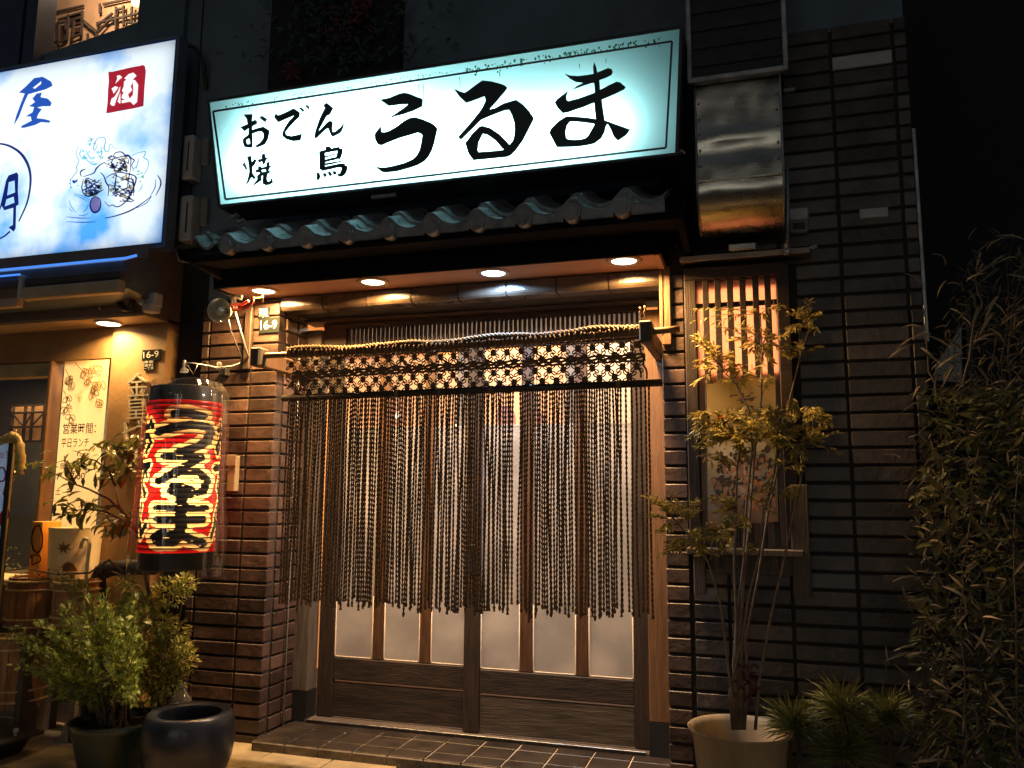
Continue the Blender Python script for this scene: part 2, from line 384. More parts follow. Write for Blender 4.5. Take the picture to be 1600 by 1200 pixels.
mb = MB(); mb.box(.66, .72, .3, 2.6, 0, 4.6); obj('side_wall', mb, mBLACKWALL, nb)
gb = thing('gable_board', at(1475, 600, .9), 'pale grey triangular gable board showing above the dark hedge', 'board')
tri = [at(1448, 592, .9), at(1503, 598, .9), at(1502, 510, .9)]
mb = MB(); mb.add([*tri, *[p + V((0, .04, 0)) for p in tri]], [(0, 1, 2), (5, 4, 3), (0, 3, 4, 1), (1, 4, 5, 2), (2, 5, 3, 0)]); obj('board', mb, mGREY, gb)
p = at(1504, 470, .89); mb = MB(); mb.box(p.x, p.x + .025, .87, .95, 0, p.z); obj('post', mb, mBLACK, gb)

# ------------------------------------------------------------------ step
st = thing('entrance_step', (-1.3, .1, 0), 'low step of dark tiles with pale grout under the sliding doors', 'step')
mb = MB(); mb.box(-2.2, -.33, -.075, .3, .0, .049); obj('grout_bed', mb, mGROUT, st)
tw = .1665; xs = [-2.215 + i * tw for i in range(12)]
for i in range(11):
    for y0, y1 in ((-.088, .004), (.010, .149), (.155, .295)):
        m_ = MB(); m_.bev(xs[i] + .003, xs[i + 1] - .003, y0, y1, .03, .054 + U(-.0008, .0008), .002); obj('tile', m_, mSTEP, st)
    m_ = MB(); m_.bev(xs[i] + .001, xs[i + 1] - .001, -.1, -.089, .0, .052, .004); obj('edge_stone', m_, mSTONE, st)

# ------------------------------------------------------------------ door frame, transom, doors
YD = .285
df = thing('door_frame', (-1.3, .3, .05), 'timber door frame with tan grooved jambs and fine slatted transom', 'door frame')
mb = MB(); mb.bev(-2.236, -2.15, .25, .34, .195, 2.0, .004); obj('jamb', mb, mWOODG, df)
mb = MB(); mb.bev(-.482, -.345, .24, .34, .195, 2.0, .004); obj('jamb', mb, mWOODL, df)
mb = MB(); mb.box(-2.24, -2.148, .247, .34, .055, .195); obj('jamb_base', mb, mBLACK, df)
mb = MB(); mb.box(-.484, -.343, .237, .34, .055, .195); obj('jamb_base', mb, mBLACK, df)
mb = MB(); mb.bev(-2.236, -.345, .2, .33, 2.031, 2.046, .004); obj('head_beam', mb, mWOODD, df)
mb = MB(); mb.bev(-2.15, -.482, .27, .33, 2.008, 2.030, .003); obj('head_rail', mb, mWOODD, df)
mb = MB(); mb.bev(-2.15, -.482, .25, .34, 1.885, 1.915, .004); obj('track_rail', mb, mWOODD, df)
mb = MB(); mb.box(-2.15, -2.02, .275, .33, 1.916, 2.008); obj('end_panel', mb, mWOODD, df)
mb = MB(); mb.box(-2.02, -.482, .318, .325, 1.916, 2.008); obj('transom_pane', mb, mFROST, df)
sm, so = mesh_of('slat', MB().box(-.0055, .0055, 0, .02, 0, .092), mWOODD, org=V((0, 0, 0)))
for i in range(65):
    inst('slat', sm, Matrix.Translation((-2.012 + i * .0237, .288, 1.916)), df)
mb = MB(); mb.bev(-2.15, -.482, .24, .35, .052, .066, .002); obj('sill_track', mb, mWOODG, df)
mb = MB(); mb.bev(-2.14, -.5, .236, .242, .066, .071, .001); obj('sill_rail', mb, mGALV, df)

def door(xs, y, label, handle_x):
    """xs: stile outer, pane edges ..., stile outer (metres)"""
    d = thing('sliding_door', ((xs[0] + xs[-1]) / 2, y, .07), label, 'door', 'sliding doors behind the rope curtain')
    zt, zb, zf = 1.884, .07, .352
    for a, b in ((xs[0], xs[1]), (xs[-2], xs[-1])):
        obj('stile', MB().bev(a, b, y, y + .03, zb, zt, .003), mWOOD, d)
    for a, b in ((xs[2], xs[3]), (xs[4], xs[5])):
        obj('muntin', MB().bev(a, b, y + .004, y + .026, zf, zt - .018, .004), mWOODM, d)
    L, R = xs[1], xs[-2]
    obj('top_rail', MB().bev(L, R, y + .001, y + .029, zt - .018, zt, .003), mWOODH, d)
    obj('middle_rail', MB().bev(L, R, y + .002, y + .028, .245, zf, .004), mWOODH, d)
    obj('lower_panel', MB().bev(L, R, y + .006, y + .024, zb + .002, .236, .003), mWOODH if not handle_x else mat('worn_grey_panel', (.06, .047, .034), .7, var=.75, sc=7, stretch=(.7, 6, 8), bump=.3, bsc=30), d)
    for a, b in ((xs[1], xs[2]), (xs[3], xs[4]), (xs[5], xs[6])):
        obj('frosted_pane', MB().box(a, b, y + .013, y + .017, zf + .001, 1.478), mFROST, d)
        obj('clear_pane', MB().box(a, b, y + .014, y + .016, 1.49, zt - .018), mHAZY, d)
        obj('pane_bar', MB().bev(a, b, y + .012, y + .018, 1.478, 1.4895, .001), mFROST, d)
        q = MB(); r_ = .014; zz = zf + .001
        q.tube([(a + .003, y + .01, zz + .3), (a + .003, y + .01, zz + r_), (a + r_ * .4, y + .01, zz + r_ * .35), (a + r_, y + .01, zz + .003), (b - r_, y + .01, zz + .003), (b - r_ * .4, y + .01, zz + r_ * .35), (b - .003, y + .01, zz + r_), (b - .003, y + .01, zz + .3)], .0032, 6)
        obj('pane_bead', q, mGROUT, d, True)
    if handle_x:
        obj('handle', MB().bev(handle_x - .012, handle_x + .012, y - .004, y + .002, .78, .92, .003), mBLACK, d)
    return d
X = lambda px: at(px, 1000, YD).x
door([X(493), X(517), X(577), X(594), X(651), X(668), X(725), X(745)], YD + .03, 'left sliding door with frosted panes in warm dark wood', None)
door([X(725) - .0, X(750), X(812), X(832), X(900), X(919), X(990), X(1016)], YD - .005, 'right sliding door with paler lower board and black pull', X(738))
obj_pole = thing('drain_rod', (-2.2, .16, .05), 'thin tan metal rod standing in the corner left of the doors', 'pipe')
p0, p1 = at(434, 1138, .15), at(453, 560, .15)
mb = MB(); mb.tube([(p0.x, .15, .055), (p0.x, .15, 1.9)], .0085, 8); obj('rod', mb, mWOODL, obj_pole, True)
mb = MB(); mb.tube([(p0.x + .018, .165, .055), (p0.x + .018, .165, 1.9)], .004, 6); obj('cable', mb, mGREY, obj_pole, True)

# lintel of large tiles
lt = thing('tiled_lintel', (-1.3, 0, 2.04), 'row of long glossy brown tiles spanning above the doors', 'lintel')
mb = MB(); mb.box(-2.236, -.372, .0, .26, 2.055, 2.115); obj('lintel_core', mb, mMORTAR, lt)
p = .2335; x = -2.232
for i in range(8):
    a, b = x + i * p + .003, x + (i + 1) * p - .003
    pr = [(-.012, 2.112), (-.012, 2.066), (-.009, 2.056), (.0, 2.047), (.012, 2.044), (.07, 2.043), (.07, 2.052), (.0, 2.06), (.0, 2.112)]
    m_ = MB().prism(pr, lambda y, z: V((a, y, z)), lambda y, z: V((b, y, z))); obj('lintel_tile', m_, mLINTEL, lt)

# ------------------------------------------------------------------ interior seen through the doors
rm = thing('shop_interior', (-1.3, 1.7, 0), 'warm orange room seen through the glass behind the ropes', 'room')
mI = mat('warm_interior_plaster', (.8, .40, .13), .8, var=.15, sc=3)
mIW = mat('cream_paper', (.62, .47, .32), .8, var=.1, sc=3)
mb = MB(); mb.box(-2.9, -1.2, 2.0, 2.1, 0, 2.4); obj('back_wall', mb, mI, rm)
mb = MB(); mb.box(-1.2, .3, 1.95, 2.05, 0, 2.4); obj('paper_screen', mb, mIW, rm)
mb = MB(); mb.box(-2.9, -2.8, .4, 2.6, 0, 2.4); obj('side_wall', mb, mI, rm)
mb = MB(); mb.box(.2, .3, .4, 2.3, 0, 2.4); obj('side_wall', mb, mIW, rm)
mb = MB(); mb.box(-2.9, .3, .4, 2.7, 2.4, 2.44); obj('ceiling', mb, mI, rm)
mb = MB(); mb.box(-2.9, .3, .36, 2.7, -.0, .03); obj('floor', mb, mWOODD, rm)
for x0 in (-2.0, -1.22, -.6):
    mb = MB(); mb.bev(x0, x0 + .09, 1.85, 1.94, .03, 2.4, .005); obj('post', mb, mWOODD, rm)
mb = MB(); mb.bev(-2.7, -1.3, 1.78, 1.99, 1.5, 1.54, .004); obj('shelf', mb, mWOODD, rm)
area('ceiling_light', (-1.35, 1.45, 2.36), 1.7, 92, (1.0, .80, .60), rm, size_y=1.0)
mRED = lucent('red_paper', (.85, .06, .03), diff=.3); mWHITEW = emit('bulb_glow', (1, .75, .45), 9)
for i, (px, py, Y) in enumerate(((620, 640, 1.6), (790, 660, 1.7), (838, 670, 1.5))):
    c = at(px, py, Y)
    r_ = thing('red_lantern', c, ['small red lantern glimpsed through the ropes above the left door', 'small red lantern glimpsed beside the middle of the curtain', 'smallest red lantern glimpsed right of the curtain gap'][i], 'lantern', 'red lanterns inside the shop')
    prof = [(.02, -.11)] + [(.07 * cos(t) ** .5, .1 * sin(t)) for t in [-1.2 + .3 * k for k in range(9)]] + [(.02, .11)]
    obj('shade', MB().lathe(prof, c, 14), emit('lit_red_paper', (1, .12, .04), .8), r_, True)
    obj('cord', MB().tube([c + V((0, 0, .1)), (c.x, c.y, 2.4)], .004, 5), mBLACK, r_)
for i, (px, py, Y) in enumerate(((622, 650, 1.2), (714, 668, 1.3), (775, 700, 1.4), (880, 682, 1.3))):
    c = at(px, py, Y)
    b_ = thing('pendant_lamp', c, ['bright bulb left of the middle muntin inside the shop', 'bright bulb seen behind the meeting stiles', 'bright bulb below the middle red lantern', 'bright bulb seen through the right door'][i], 'lamp', 'bulbs inside the shop')
    obj('bulb', MB().lathe([(.001, -.02), (.013, -.014), (.017, 0), (.012, .014), (.006, .024), (.001, .03)], c, 12), mWHITEW, b_, True)
    obj('cord', MB().tube([c + V((0, 0, .03)), (c.x, c.y, 2.4)], .003, 5), mBLACK, b_)

# ------------------------------------------------------------------ eave: soffit, fascia, roof tiles, downlights
ev = thing('tiled_eave', (-1.35, -.25, 2.12), 'small eave of grey wave tiles over the doorway below the sign', 'eave')
obj('soffit_board', MB().bev(-2.44, -.375, -.235, .018, 2.12, 2.135, .002), mSOFFIT, ev)
obj('soffit_return', MB().bev(-.375, -.35, -.235, -.015, 2.108, 2.14, .003), mSOFFIT, ev)
obj('fascia', MB().hexa([(-2.44, -.255, 2.112), (-.345, -.255, 2.112), (-.345, -.236, 2.112), (-2.44, -.236, 2.112), (-2.44, -.275, 2.24), (-.345, -.275, 2.24), (-.345, -.236, 2.24), (-2.44, -.236, 2.24)]), mFASCIA, ev)
obj('eave_board', MB().hexa([(-2.38, -.49, 2.165), (-.26, -.49, 2.165), (-.26, -.25, 2.2), (-2.38, -.25, 2.2), (-2.38, -.49, 2.19), (-.26, -.49, 2.19), (-.26, -.25, 2.33), (-2.38, -.25, 2.33)]), mFASCIA, ev)
obj('roof_deck', MB().hexa([(-2.38, -.48, 2.19), (-.26, -.48, 2.19), (-.26, .018, 2.45), (-2.38, .018, 2.45), (-2.38, -.48, 2.2), (-.26, -.48, 2.2), (-.26, .018, 2.5), (-2.38, .018, 2.5)]), mFASCIA, ev)
obj('end_board', MB().prism([(-.49, 2.165), (-.02, 2.13), (-.02, 2.48)], lambda y, z: V((-2.4, y, z)), lambda y, z: V((-2.38, y, z))), mFASCIA, ev)
obj('end_board', MB().prism([(-.49, 2.165), (-.02, 2.13), (-.02, 2.48)], lambda y, z: V((-.26, y, z)), lambda y, z: V((-.235, y, z))), mFASCIA, ev)
def tilez(u):
    u = (u + .22) % 1 - .22
    return .034 * cos(pi * u / .44) if u < .22 else -.017 * sin(pi * (u - .22) / .56)
def roof_tile(p, L, front, ang=radians(23)):
    m_ = MB(); n = 26; T = .013; ca, sa = cos(ang), sin(ang)
    us = [-.2 + 1.02 * i / n for i in range(n + 1)]
    def P(u, s, dz): return V((u * p, s * ca - dz * sa, s * sa + dz * ca))
    vs = [];
    for s in (0, L):
        for dz in (0, T): vs += [P(u, s, tilez(u) + dz) for u in us]
    k = n + 1; fs = []
    for i in range(n):
        fs += [(i, i + 1, 2 * k + i + 1, 2 * k + i), (k + i, 3 * k + i, 3 * k + i + 1, k + i + 1), (i, k + i, k + i + 1, i + 1), (2 * k + i, 2 * k + i + 1, 3 * k + i + 1, 3 * k + i)]
    fs += [(0, 2 * k, 3 * k, k), (n, k + n, 3 * k + n, 2 * k + n)]
    m_.add(vs, fs)
    if front:   # hanging skirt and round roll end
        q = []
        for u in us: q += [V((u * p, -.004, tilez(u) * .81 + .004)), V((u * p, -.004, -.040 if u > .18 else tilez(u) * .8 - .016))]
        m_.add(q, [(2 * i, 2 * i + 1, 2 * i + 3, 2 * i + 2) for i in range(n)])
        m_.add([V(a) + V((0, .012, 0)) for a in q], [(2 * i, 2 * i + 2, 2 * i + 3, 2 * i + 1) for i in range(n)])
        c = V((0, 0, -.008)); m_.tube([c + V((0, .03, .0)), c + V((0, -.014, 0))], [.037, .037], 20)
        m_.tube([c + V((0, -.014, 0)), c + V((0, -.018, 0))], [.027, .025], 18)
    return m_
pt = (at(972, 345, -.53).x - at(354, 400, -.53).x) / 9
me1, _ = mesh_of('roof_tile', roof_tile(pt, .25, True), mROOF, org=V((0, 0, 0)))
me2, _ = mesh_of('roof_tile', roof_tile(pt, .27, False), mROOF, org=V((0, 0, 0)))
for me in (me1, me2): me.polygons.foreach_set('use_smooth', [True] * len(me.polygons)); me.set_sharp_from_angle(angle=radians(35))
xr0 = at(354, 400, -.53).x
for i in range(-1, 10):
    x_ = xr0 + i * pt
    if i >= 0: inst('roof_tile', me1, Matrix.Translation((x_, -.525, 2.222 + U(-.002, .002))), ev)
    inst('roof_tile', me2, Matrix.Translation((x_, -.43, 2.222 + .056)), ev)
c = thing('gutter_spout', at(300, 398, -.5), 'grey half tile end poking out left of the eave', 'tile')
m_ = roof_tile(pt * .6, .22, False); o = obj('half_tile', m_, mROOF, c); o.location = V((0, 0, 0)) + V((.05, .1, .02))

mRING = mat('bronze_trim', (.3, .2, .12), .35, .5, var=.2)
def downlight(px, py, Z, col, power, label, r=.052):
    c = atz(px, py, Z)
    d = thing('downlight', c, label, 'downlight', 'round recessed downlights')
    q = MB(); q.lathe([(r, -.002), (r + .004, -.007), (r + .02, -.006), (r + .024, -.001), (r + .024, .0)], c, 36); obj('trim_ring', q, mRING, d, True)
    q = MB(); q.disc(c + V((0, 0, -.003)), r); obj('lens', q, emit('lit_lens', tuple(min(1, k * .5 + .5) for k in col), 7), d)
    area('beam', c + V((0, 0, -.012)), r * 1.9, power, col, d, disk=True, spread=164); return d
PW = 30
downlight(412, 454, 2.119, WARM, PW, 'warm downlight at the left end of the soffit, above the clamp lamp')
downlight(583, 440, 2.119, WARM, PW, 'warm downlight second from the left in the soffit')
downlight(771, 426, 2.119, COOL, PW * .62, 'bluish white downlight in the soffit, the only cool one')
downlight(975, 407, 2.119, WARM, PW, 'warm downlight at the right end of the soffit')

# ------------------------------------------------------------------ main sign
sb, sn = V((0, -.40, 2.461)), None
P0 = at(345, 320, -.40); P1 = at(1055, 238, -.40)
SP = V((0, -.40, (P0.z + P1.z) / 2)); SD = V((0, -.075, .465)).normalized(); SN = V((1, 0, 0)).cross(SD)   # face normal, towards the street
def sg(px, py, off=0.0): return onp(px, py, SP + SN * off, SN)
A, B, C_, D_ = sg(345, 320), sg(1055, 239), sg(1062, 45), sg(328, 160)
sign = thing('lightbox_sign', (A + B) / 2, 'long lit cyan white signboard with black brush lettering over the doorway', 'sign')
bk = V((0, .19, .0))
q = MB(); i_ = -SN * .004
ex = [A + V((-.012, 0, -.012)), B + V((.012, 0, -.012)), C_ + V((.012, 0, .012)), D_ + V((-.012, 0, .012))]
for a, b, c_, d_ in ((ex[0], ex[1], 0, 1), (ex[1], ex[2], 1, 2), (ex[2], ex[3], 2, 3), (ex[3], ex[0], 3, 0)):
    inn = [A, B, C_, D_]
    q.hexa([a + SN * .006, b + SN * .006, inn[d_] + SN * .006, inn[c_] + SN * .006, a + bk, b + bk, inn[d_] + bk, inn[c_] + bk])
obj('case', q, mCASE, sign)
q = MB(); q.quad(ex[0] + bk, ex[3] + bk, ex[2] + bk, ex[1] + bk); obj('back_plate', q, mat('white_lining', (.8, .8, .8), .7), sign)
obj('face_panel', MB().quad(A, B, C_, D_), mSIGNF, sign)
# glow tubes inside the box
ux = (B - A).normalized(); mid = (A + B + C_ + D_) / 4
TUBE = (.80, .98, 1.0)
for s, dz, pw in ((-.52, -.08, 7.5), (.40, -.10, 7.2), (-.45, .08, 3.0), (-.05, -.05, 4.0)):
    area('tube_light', mid + ux * s + SD * dz - SN * .11, .82, pw, TUBE, sign, aim=SN, size_y=.03)
def fatten(loop, d):
    n = len(loop); ar = sum(loop[i][0] * loop[(i + 1) % n][1] - loop[(i + 1) % n][0] * loop[i][1] for i in range(n)); sg_ = 1 if ar > 0 else -1; out = []
    for i in range(n):
        a, b, c = V(loop[i - 1]), V(loop[i]), V(loop[(i + 1) % n]); e1, e2 = (b - a), (c - b)
        n1 = V((e1.y, -e1.x)).normalized() if e1.length else V((0, 0)); n2 = V((e2.y, -e2.x)).normalized() if e2.length else n1
        k = n1 + n2; k = k.normalized() if k.length > .3 else n1; out.append(tuple(b + k * d * sg_))
    return out
def glyph(polys, ox, oy, sc, parent, off=.0035, m=None):
    q = MB(); fat = 6 if ox == 370 else 5
    for loops in polys:
        loops = [fatten(l, fat if i == 0 else -fat) for i, l in enumerate(loops)]
        q.poly(loops, lambda x, y: sg(ox + x / sc, oy + y / sc, off))
    return obj('character', q, m or mINK, parent)
U1 = [(190,208),(310,185),(430,135),(490,122),(550,132),(660,180),(712,195),(722,215),(715,290),(600,345),(470,388),(380,410),(330,432),(322,424),(400,372),(480,320),(545,262),(450,262),(300,282)]
U2 = [(205,530),(208,610),(250,615),(310,597),(400,545),(500,470),(560,437),(630,428),(720,455),(830,500),(885,545),(910,575),(890,640),(870,740),(840,830),(795,920),(740,975),(660,1020),(540,1060),(400,1098),(250,1113),(215,1105),(150,1052),(115,1022),(170,1050),(230,1060),(350,1040),(500,1000),(600,955),(650,910),(690,830),(712,720),(722,650),(700,625),(660,615),(580,640),(440,680),(300,735),(210,775),(165,765),(130,700),(122,640),(150,600)]
R1 = [(75,232),(150,268),(205,283),(250,260),(340,190),(430,128),(550,142),(680,178),(722,200),(735,222),(700,270),(600,390),(518,488),(580,480),(700,415),(850,372),(930,425),(1010,510),(1072,600),(1010,730),(930,880),(850,990),(780,1060),(740,1078),(560,1095),(318,1120),(260,1040),(215,910),(300,800),(400,700),(440,697),(530,725),(640,800),(720,880),(772,932),(820,870),(838,740),(835,660),(800,555),(765,490),(700,500),(560,552),(410,618),(330,700),(240,790),(170,862),(140,855),(132,825),(220,730),(330,605),(430,475),(475,380),(462,320),(380,350),(230,405),(150,330)]
R2 = [(435,790),(500,805),(590,870),(660,950),(700,992),(640,1003),(500,1018),(385,1022),(368,1000),(380,900)]
M1 = [(255,195),(320,228),(420,235),(540,222),(622,205),(618,120),(628,58),(645,110),(665,190),(740,160),(800,135),(840,145),(855,180),(840,215),(770,250),(688,280),(700,405),(790,360),(905,305),(950,315),(1015,370),(1000,395),(900,445),(720,525),(735,650),(755,785),(900,840),(1072,900),(1020,970),(925,1035),(880,990),(840,900),(795,825),(765,870),(755,930),(710,1010),(630,1070),(520,1095),(380,1110),(165,1118),(120,1040),(70,940),(90,890),(180,800),(280,735),(400,742),(520,752),(650,772),(640,660),(632,560),(500,610),(300,680),(235,690),(170,620),(137,560),(170,520),(300,420),(275,480),(280,535),(300,548),(400,525),(520,485),(640,440),(630,312),(590,315),(500,345),(345,400),(420,355),(495,315),(400,300),(330,262)]
M2 = [(325,795),(420,797),(540,812),(638,830),(600,900),(560,970),(520,1010),(450,1028),(370,1035),(300,1022),(275,1000),(265,930),(285,850)]
glyph([[U1], [U2]], 570, 130, 8, sign); glyph([[R1, R2]], 700, 110, 8, sign); glyph([[M1, M2]], 850, 90, 8, sign)
O1 = [(88,232),(195,230),(185,320),(230,300),(250,320),(245,350),(190,375),(190,430),(240,410),(330,388),(400,430),(405,450),(385,540),(350,600),(260,640),(222,625),(290,590),(335,530),(340,470),(310,440),(270,440),(190,470),(192,560),(190,635),(170,643),(100,632),(80,580),(78,550),(90,530),(150,485),(150,400),(95,435),(50,390),(140,355),(130,290)]
glyph([[O1, [(110,550),(150,525),(165,540),(170,600),(125,610)]], [[(315,250),(375,290),(358,328),(282,272)]]], 370, 150, 8, sign)
glyph([[[(488,220),(515,248),(600,215),(710,158),(785,210),(780,260),(735,300),(650,390),(605,450),(615,490),(680,505),(760,490),(815,470),(795,555),(700,560),(620,535),(575,500),(572,470),(600,400),(660,310),(725,240),(640,270),(520,325),(470,265)]], [[(780,150),(805,145),(840,175),(830,205)]], [[(855,125),(880,115),(905,135),(900,170)]]], 370, 150, 8, sign)
glyph([[[(1125,88),(1202,155),(1160,230),(1120,245),(1080,320),(1020,440),(1060,410),(1130,335),(1165,312),(1198,325),(1190,400),(1195,455),(1230,450),(1300,390),(1350,318),(1320,420),(1295,460),(1200,508),(1180,490),(1140,395),(1080,440),(1000,520),(985,530),(972,510),(985,440),(1040,280),(1105,150),(1085,115)]]], 370, 150, 8, sign)
glyph([[[(70,855),(100,830),(132,915),(115,925)]], [[(128,760),(182,750),(190,830),(220,790),(245,800),(220,860),(192,885),(190,960),(235,1020),(215,1040),(185,1010),(150,1070),(95,1130),(140,1040),(160,950),(155,880),(140,800)]],
       [[(315,730),(350,720),(362,775),(415,765),(362,800),(345,850),(325,850),(315,815),(275,830),(262,795),(312,785)]],
       [[(262,880),(300,875),(305,895),(375,880),(378,830),(412,825),(405,872),(438,875),(405,905),(395,940),(445,930),(400,965),(378,975),(370,1040),(385,1075),(420,1065),(435,1010),(450,1080),(410,1105),(365,1112),(330,1095),(325,1040),(330,990),(300,1000),(310,1050),(190,1132),(260,1040),(255,1000),(300,960),(240,950),(232,925),(268,915)], [(305,925),(365,915),(370,945),(320,955)]]], 370, 150, 8, sign)
q = MB(); kf = lambda x, y: sg(370 + x / 8, 150 + y / 8, .0035)
for pts, w in (([(1145, 628), (1140, 690)], (50, 60, 40)), ([(1062, 690), (1068, 800), (1066, 925)], (62, 62, 56)), ([(1040, 712), (1150, 682), (1290, 655)], (34, 32, 40)), ([(1292, 652), (1288, 710), (1262, 790)], (56, 58, 44)), ([(1090, 762), (1150, 748), (1222, 728)], (15, 13, 8)), ([(1090, 815), (1180, 792), (1250, 775)], (26, 24, 22)), ([(1090, 858), (1200, 838), (1308, 815)], (18, 16, 8)), ([(1060, 918), (1180, 888), (1300, 868), (1345, 885)], (40, 36, 60)), ([(1345, 870), (1342, 930), (1300, 985), (1262, 982)], (70, 58, 14)), ([(1010, 955), (1022, 1010), (1004, 1048)], (14, 40, 10)), ([(1088, 962), (1112, 1012)], (14, 34, 26)), ([(1148, 944), (1180, 998)], (14, 32, 26)), ([(1205, 938), (1238, 980)], (14, 34, 26))): brush(q, pts, tuple(k + 13 for k in w), kf)
obj('character', q, mINK, sign)
bl = [(333, 174), (1050, 64.5), (1040.5, 231), (352, 311.5)]
for i in range(4):
    q = MB(); brush(q, [bl[i], bl[(i + 1) % 4]], (3.3, 3.3, 3.3), lambda x, y: sg(x, y, .003)); obj('border_line', q, mINK, sign)
q = MB()
for i in range(330):   # mildew along the top edge and a few runs
    u = U(.02, .98); px = 335 + u * 715; py = 166 - u * 110 + abs(random.gauss(0, 5)) ; s = U(.5, 1.7) * (1.4 if u > .55 else .8)
    L_ = [(px + s * cos(a) * U(.5, 1.2), py + s * sin(a) * U(.6, 1.6)) for a in [k * pi / 3.5 for k in range(7)]]
    q.poly([L_], lambda x, y: sg(x, y, .0022))
for px, py, l in ((654, 132, 24), (661, 131, 38), (718, 121, 18), (440, 154, 8), (388, 168, 6), (780, 112, 9), (905, 100, 8), (946, 92, 7), (640, 286, -6), (884, 252, 5)):
    brush(q, [(px, py), (px + 1, py + l * .5), (px + .5, py + l)], (1.5, 1.1, .3), lambda x, y: sg(x, y, .0022))
obj('mildew', q, mSTAIN, sign, kind='stuff')
for i, (px, py) in enumerate(((375, 346), (1058, 240), (365, 338))):
    c = at(px, py, -.36); q = MB(); q.tube([c, c + V((.02, -.01, .008)), c + V((.03, 0, -.004))], .004, 6); q.box(c.x - .01, c.x + .012, c.y - .008, c.y + .008, c.z - .006, c.z + .004); obj('bracket_bolt', q, mGREY, sign)
q = MB(); c = at(608, 312, -.3); q.bev(c.x - .06, c.x + .06, -.36, -.345, c.z - .012, c.z + .006, .003); obj('cable_clip', q, mGALV, sign)

# ------------------------------------------------------------------ rope curtain, pole, brackets
YN = -.2
ZBL, ZBR = at(455, 622, YN), at(1030, 598, YN)
pole = thing('curtain_pole', (-1.3, YN, 1.79), 'bamboo pole carrying the rope curtain across the doorway', 'pole')
pa, pb = at(408, 556, YN), at(1062, 514, YN)
q = MB(); n = 40; pts = [pa.lerp(pb, i / n) - V((0, 0, .012 * sin(pi * i / n))) for i in range(n + 1)]
q.tube(pts, [.0135 + (.0025 if i % 8 == 4 else 0) for i in range(n + 1)], 12); obj('bamboo', q, mBAMBOO, pole, True)
for i, (x0, x1, lab) in enumerate(((-2.228, -2.178, 'wooden arm holding the left end of the curtain pole'), (-.436, -.386, 'wooden arm holding the right end of the curtain pole'))):
    z = (pa if i == 0 else pb).z
    b_ = thing('pole_bracket', ((x0 + x1) / 2, 0, z), lab, 'bracket', 'brackets of the curtain pole')
    obj('arm', MB().bev(x0 + .006, x1 - .006, -.17, .25, z - .05, z + .022, .004), mWOODL, b_)
    obj('end_block', MB().bev(x0, x1, -.245, -.17, z - .052, z + .034, .006), mWOODG, b_)
    bx = at(389, 520, -.02).x if i == 0 else at(1042, 500, -.02).x
    obj('batten', MB().bev(bx - .019, bx + .019, -.035, -.013, z - .03, z + (.31 if i else .27), .004), mWOODL if i else mWOOD, b_)
sx_ = at(1033, 450, -.035).x; obj('strut', MB().bev(sx_ - .008, sx_ + .008, -.04, -.02, pb.z + .02, 2.11, .003), mWOODL, pole)

cur = thing('rope_curtain', (-1.2, YN, .69), 'dark knotted rope curtain hanging in front of the sliding doors', 'curtain')
def rope_mesh(L, seed):
    rg = random.Random(seed); n = int(L / .0052); q = MB(); ph = rg.random() * 6; tw = 2 * pi / .041
    vs = []; w1, w2 = rg.uniform(2, 5), rg.uniform(6, 11); a1, a2 = rg.uniform(.0015, .006), rg.uniform(.0005, .0025)
    for i in range(n + 1):
        z = -L * i / n; A = ph + tw * z; k = min(1, i / 30)
        cx = k * (a1 * sin(w1 * z + ph) + a2 * sin(w2 * z)); cy = k * a1 * cos(w1 * z + ph * 2) * .7
        e = 1.25 if i > n - 4 else 1.0
        for t in range(6):
            B_ = 2 * pi * t / 6; x_, y_ = .0054 * e * cos(B_), .0028 * e * sin(B_)
            vs.append((cx + x_ * cos(A) - y_ * sin(A), cy + x_ * sin(A) + y_ * cos(A), z))
    fs = [(i * 6 + t, i * 6 + (t + 1) % 6, (i + 1) * 6 + (t + 1) % 6, (i + 1) * 6 + t) for i in range(n) for t in range(6)]
    fs.append(tuple(n * 6 + t for t in range(6))); q.add(vs, fs)
    return mesh_of('rope', q, mROPE, True, org=V((0, 0, 0)))[0]
ropes = [rope_mesh(.865 + .05 * rg_, i) for i, rg_ in enumerate((0, .25, .4, .55, .7, .85, 1.0, .3, .6, 1.35))]
wts = [2, 4, 5, 5, 5, 4, 3, 5, 5, .6]
xa, xb = -2.035, -.388; gapx = at(807, 700, YN).x; n_r = 0; x_ = xa
while x_ < xb:
    if abs(x_ - gapx) > .013:
        zb = ZBL.z + (ZBR.z - ZBL.z) * (x_ - ZBL.x) / (ZBR.x - ZBL.x)
        me = random.choices(ropes, wts)[0]
        M = Matrix.Translation((x_, YN - .004 + U(-.004, .004), zb - .012)) @ Matrix.Rotation(random.gauss(0, .0022), 4, 'Y') @ Matrix.Rotation(random.gauss(0, .004), 4, 'X') @ Matrix.Rotation(U(0, 6.28), 4, 'Z')
        inst('rope', me, M, cur); n_r += 1
    x_ += U(.0094, .0116) if x_ < -.52 else U(.014, .024)
# lower bar of the knotted band
q = MB(); L0, L1 = ZBL - V((.045, 0, 0)), ZBR + V((.012, 0, 0))
q.tube([L0, L0.lerp(L1, .33), L0.lerp(L1, .66), L1], .0155, 10); obj('bar', q, mat('dark_lacquered_bar', (.035, .024, .018), .4, var=.3), cur, True)
q = MB()
for t in (.08, .335, .45, .585, .9):
    c = L0.lerp(L1, t); q.tube([c - V((.008, 0, 0)), c + V((.008, 0, 0))], .0185, 10)
obj('bar_ties', q, mROPE, cur, True, kind='stuff')
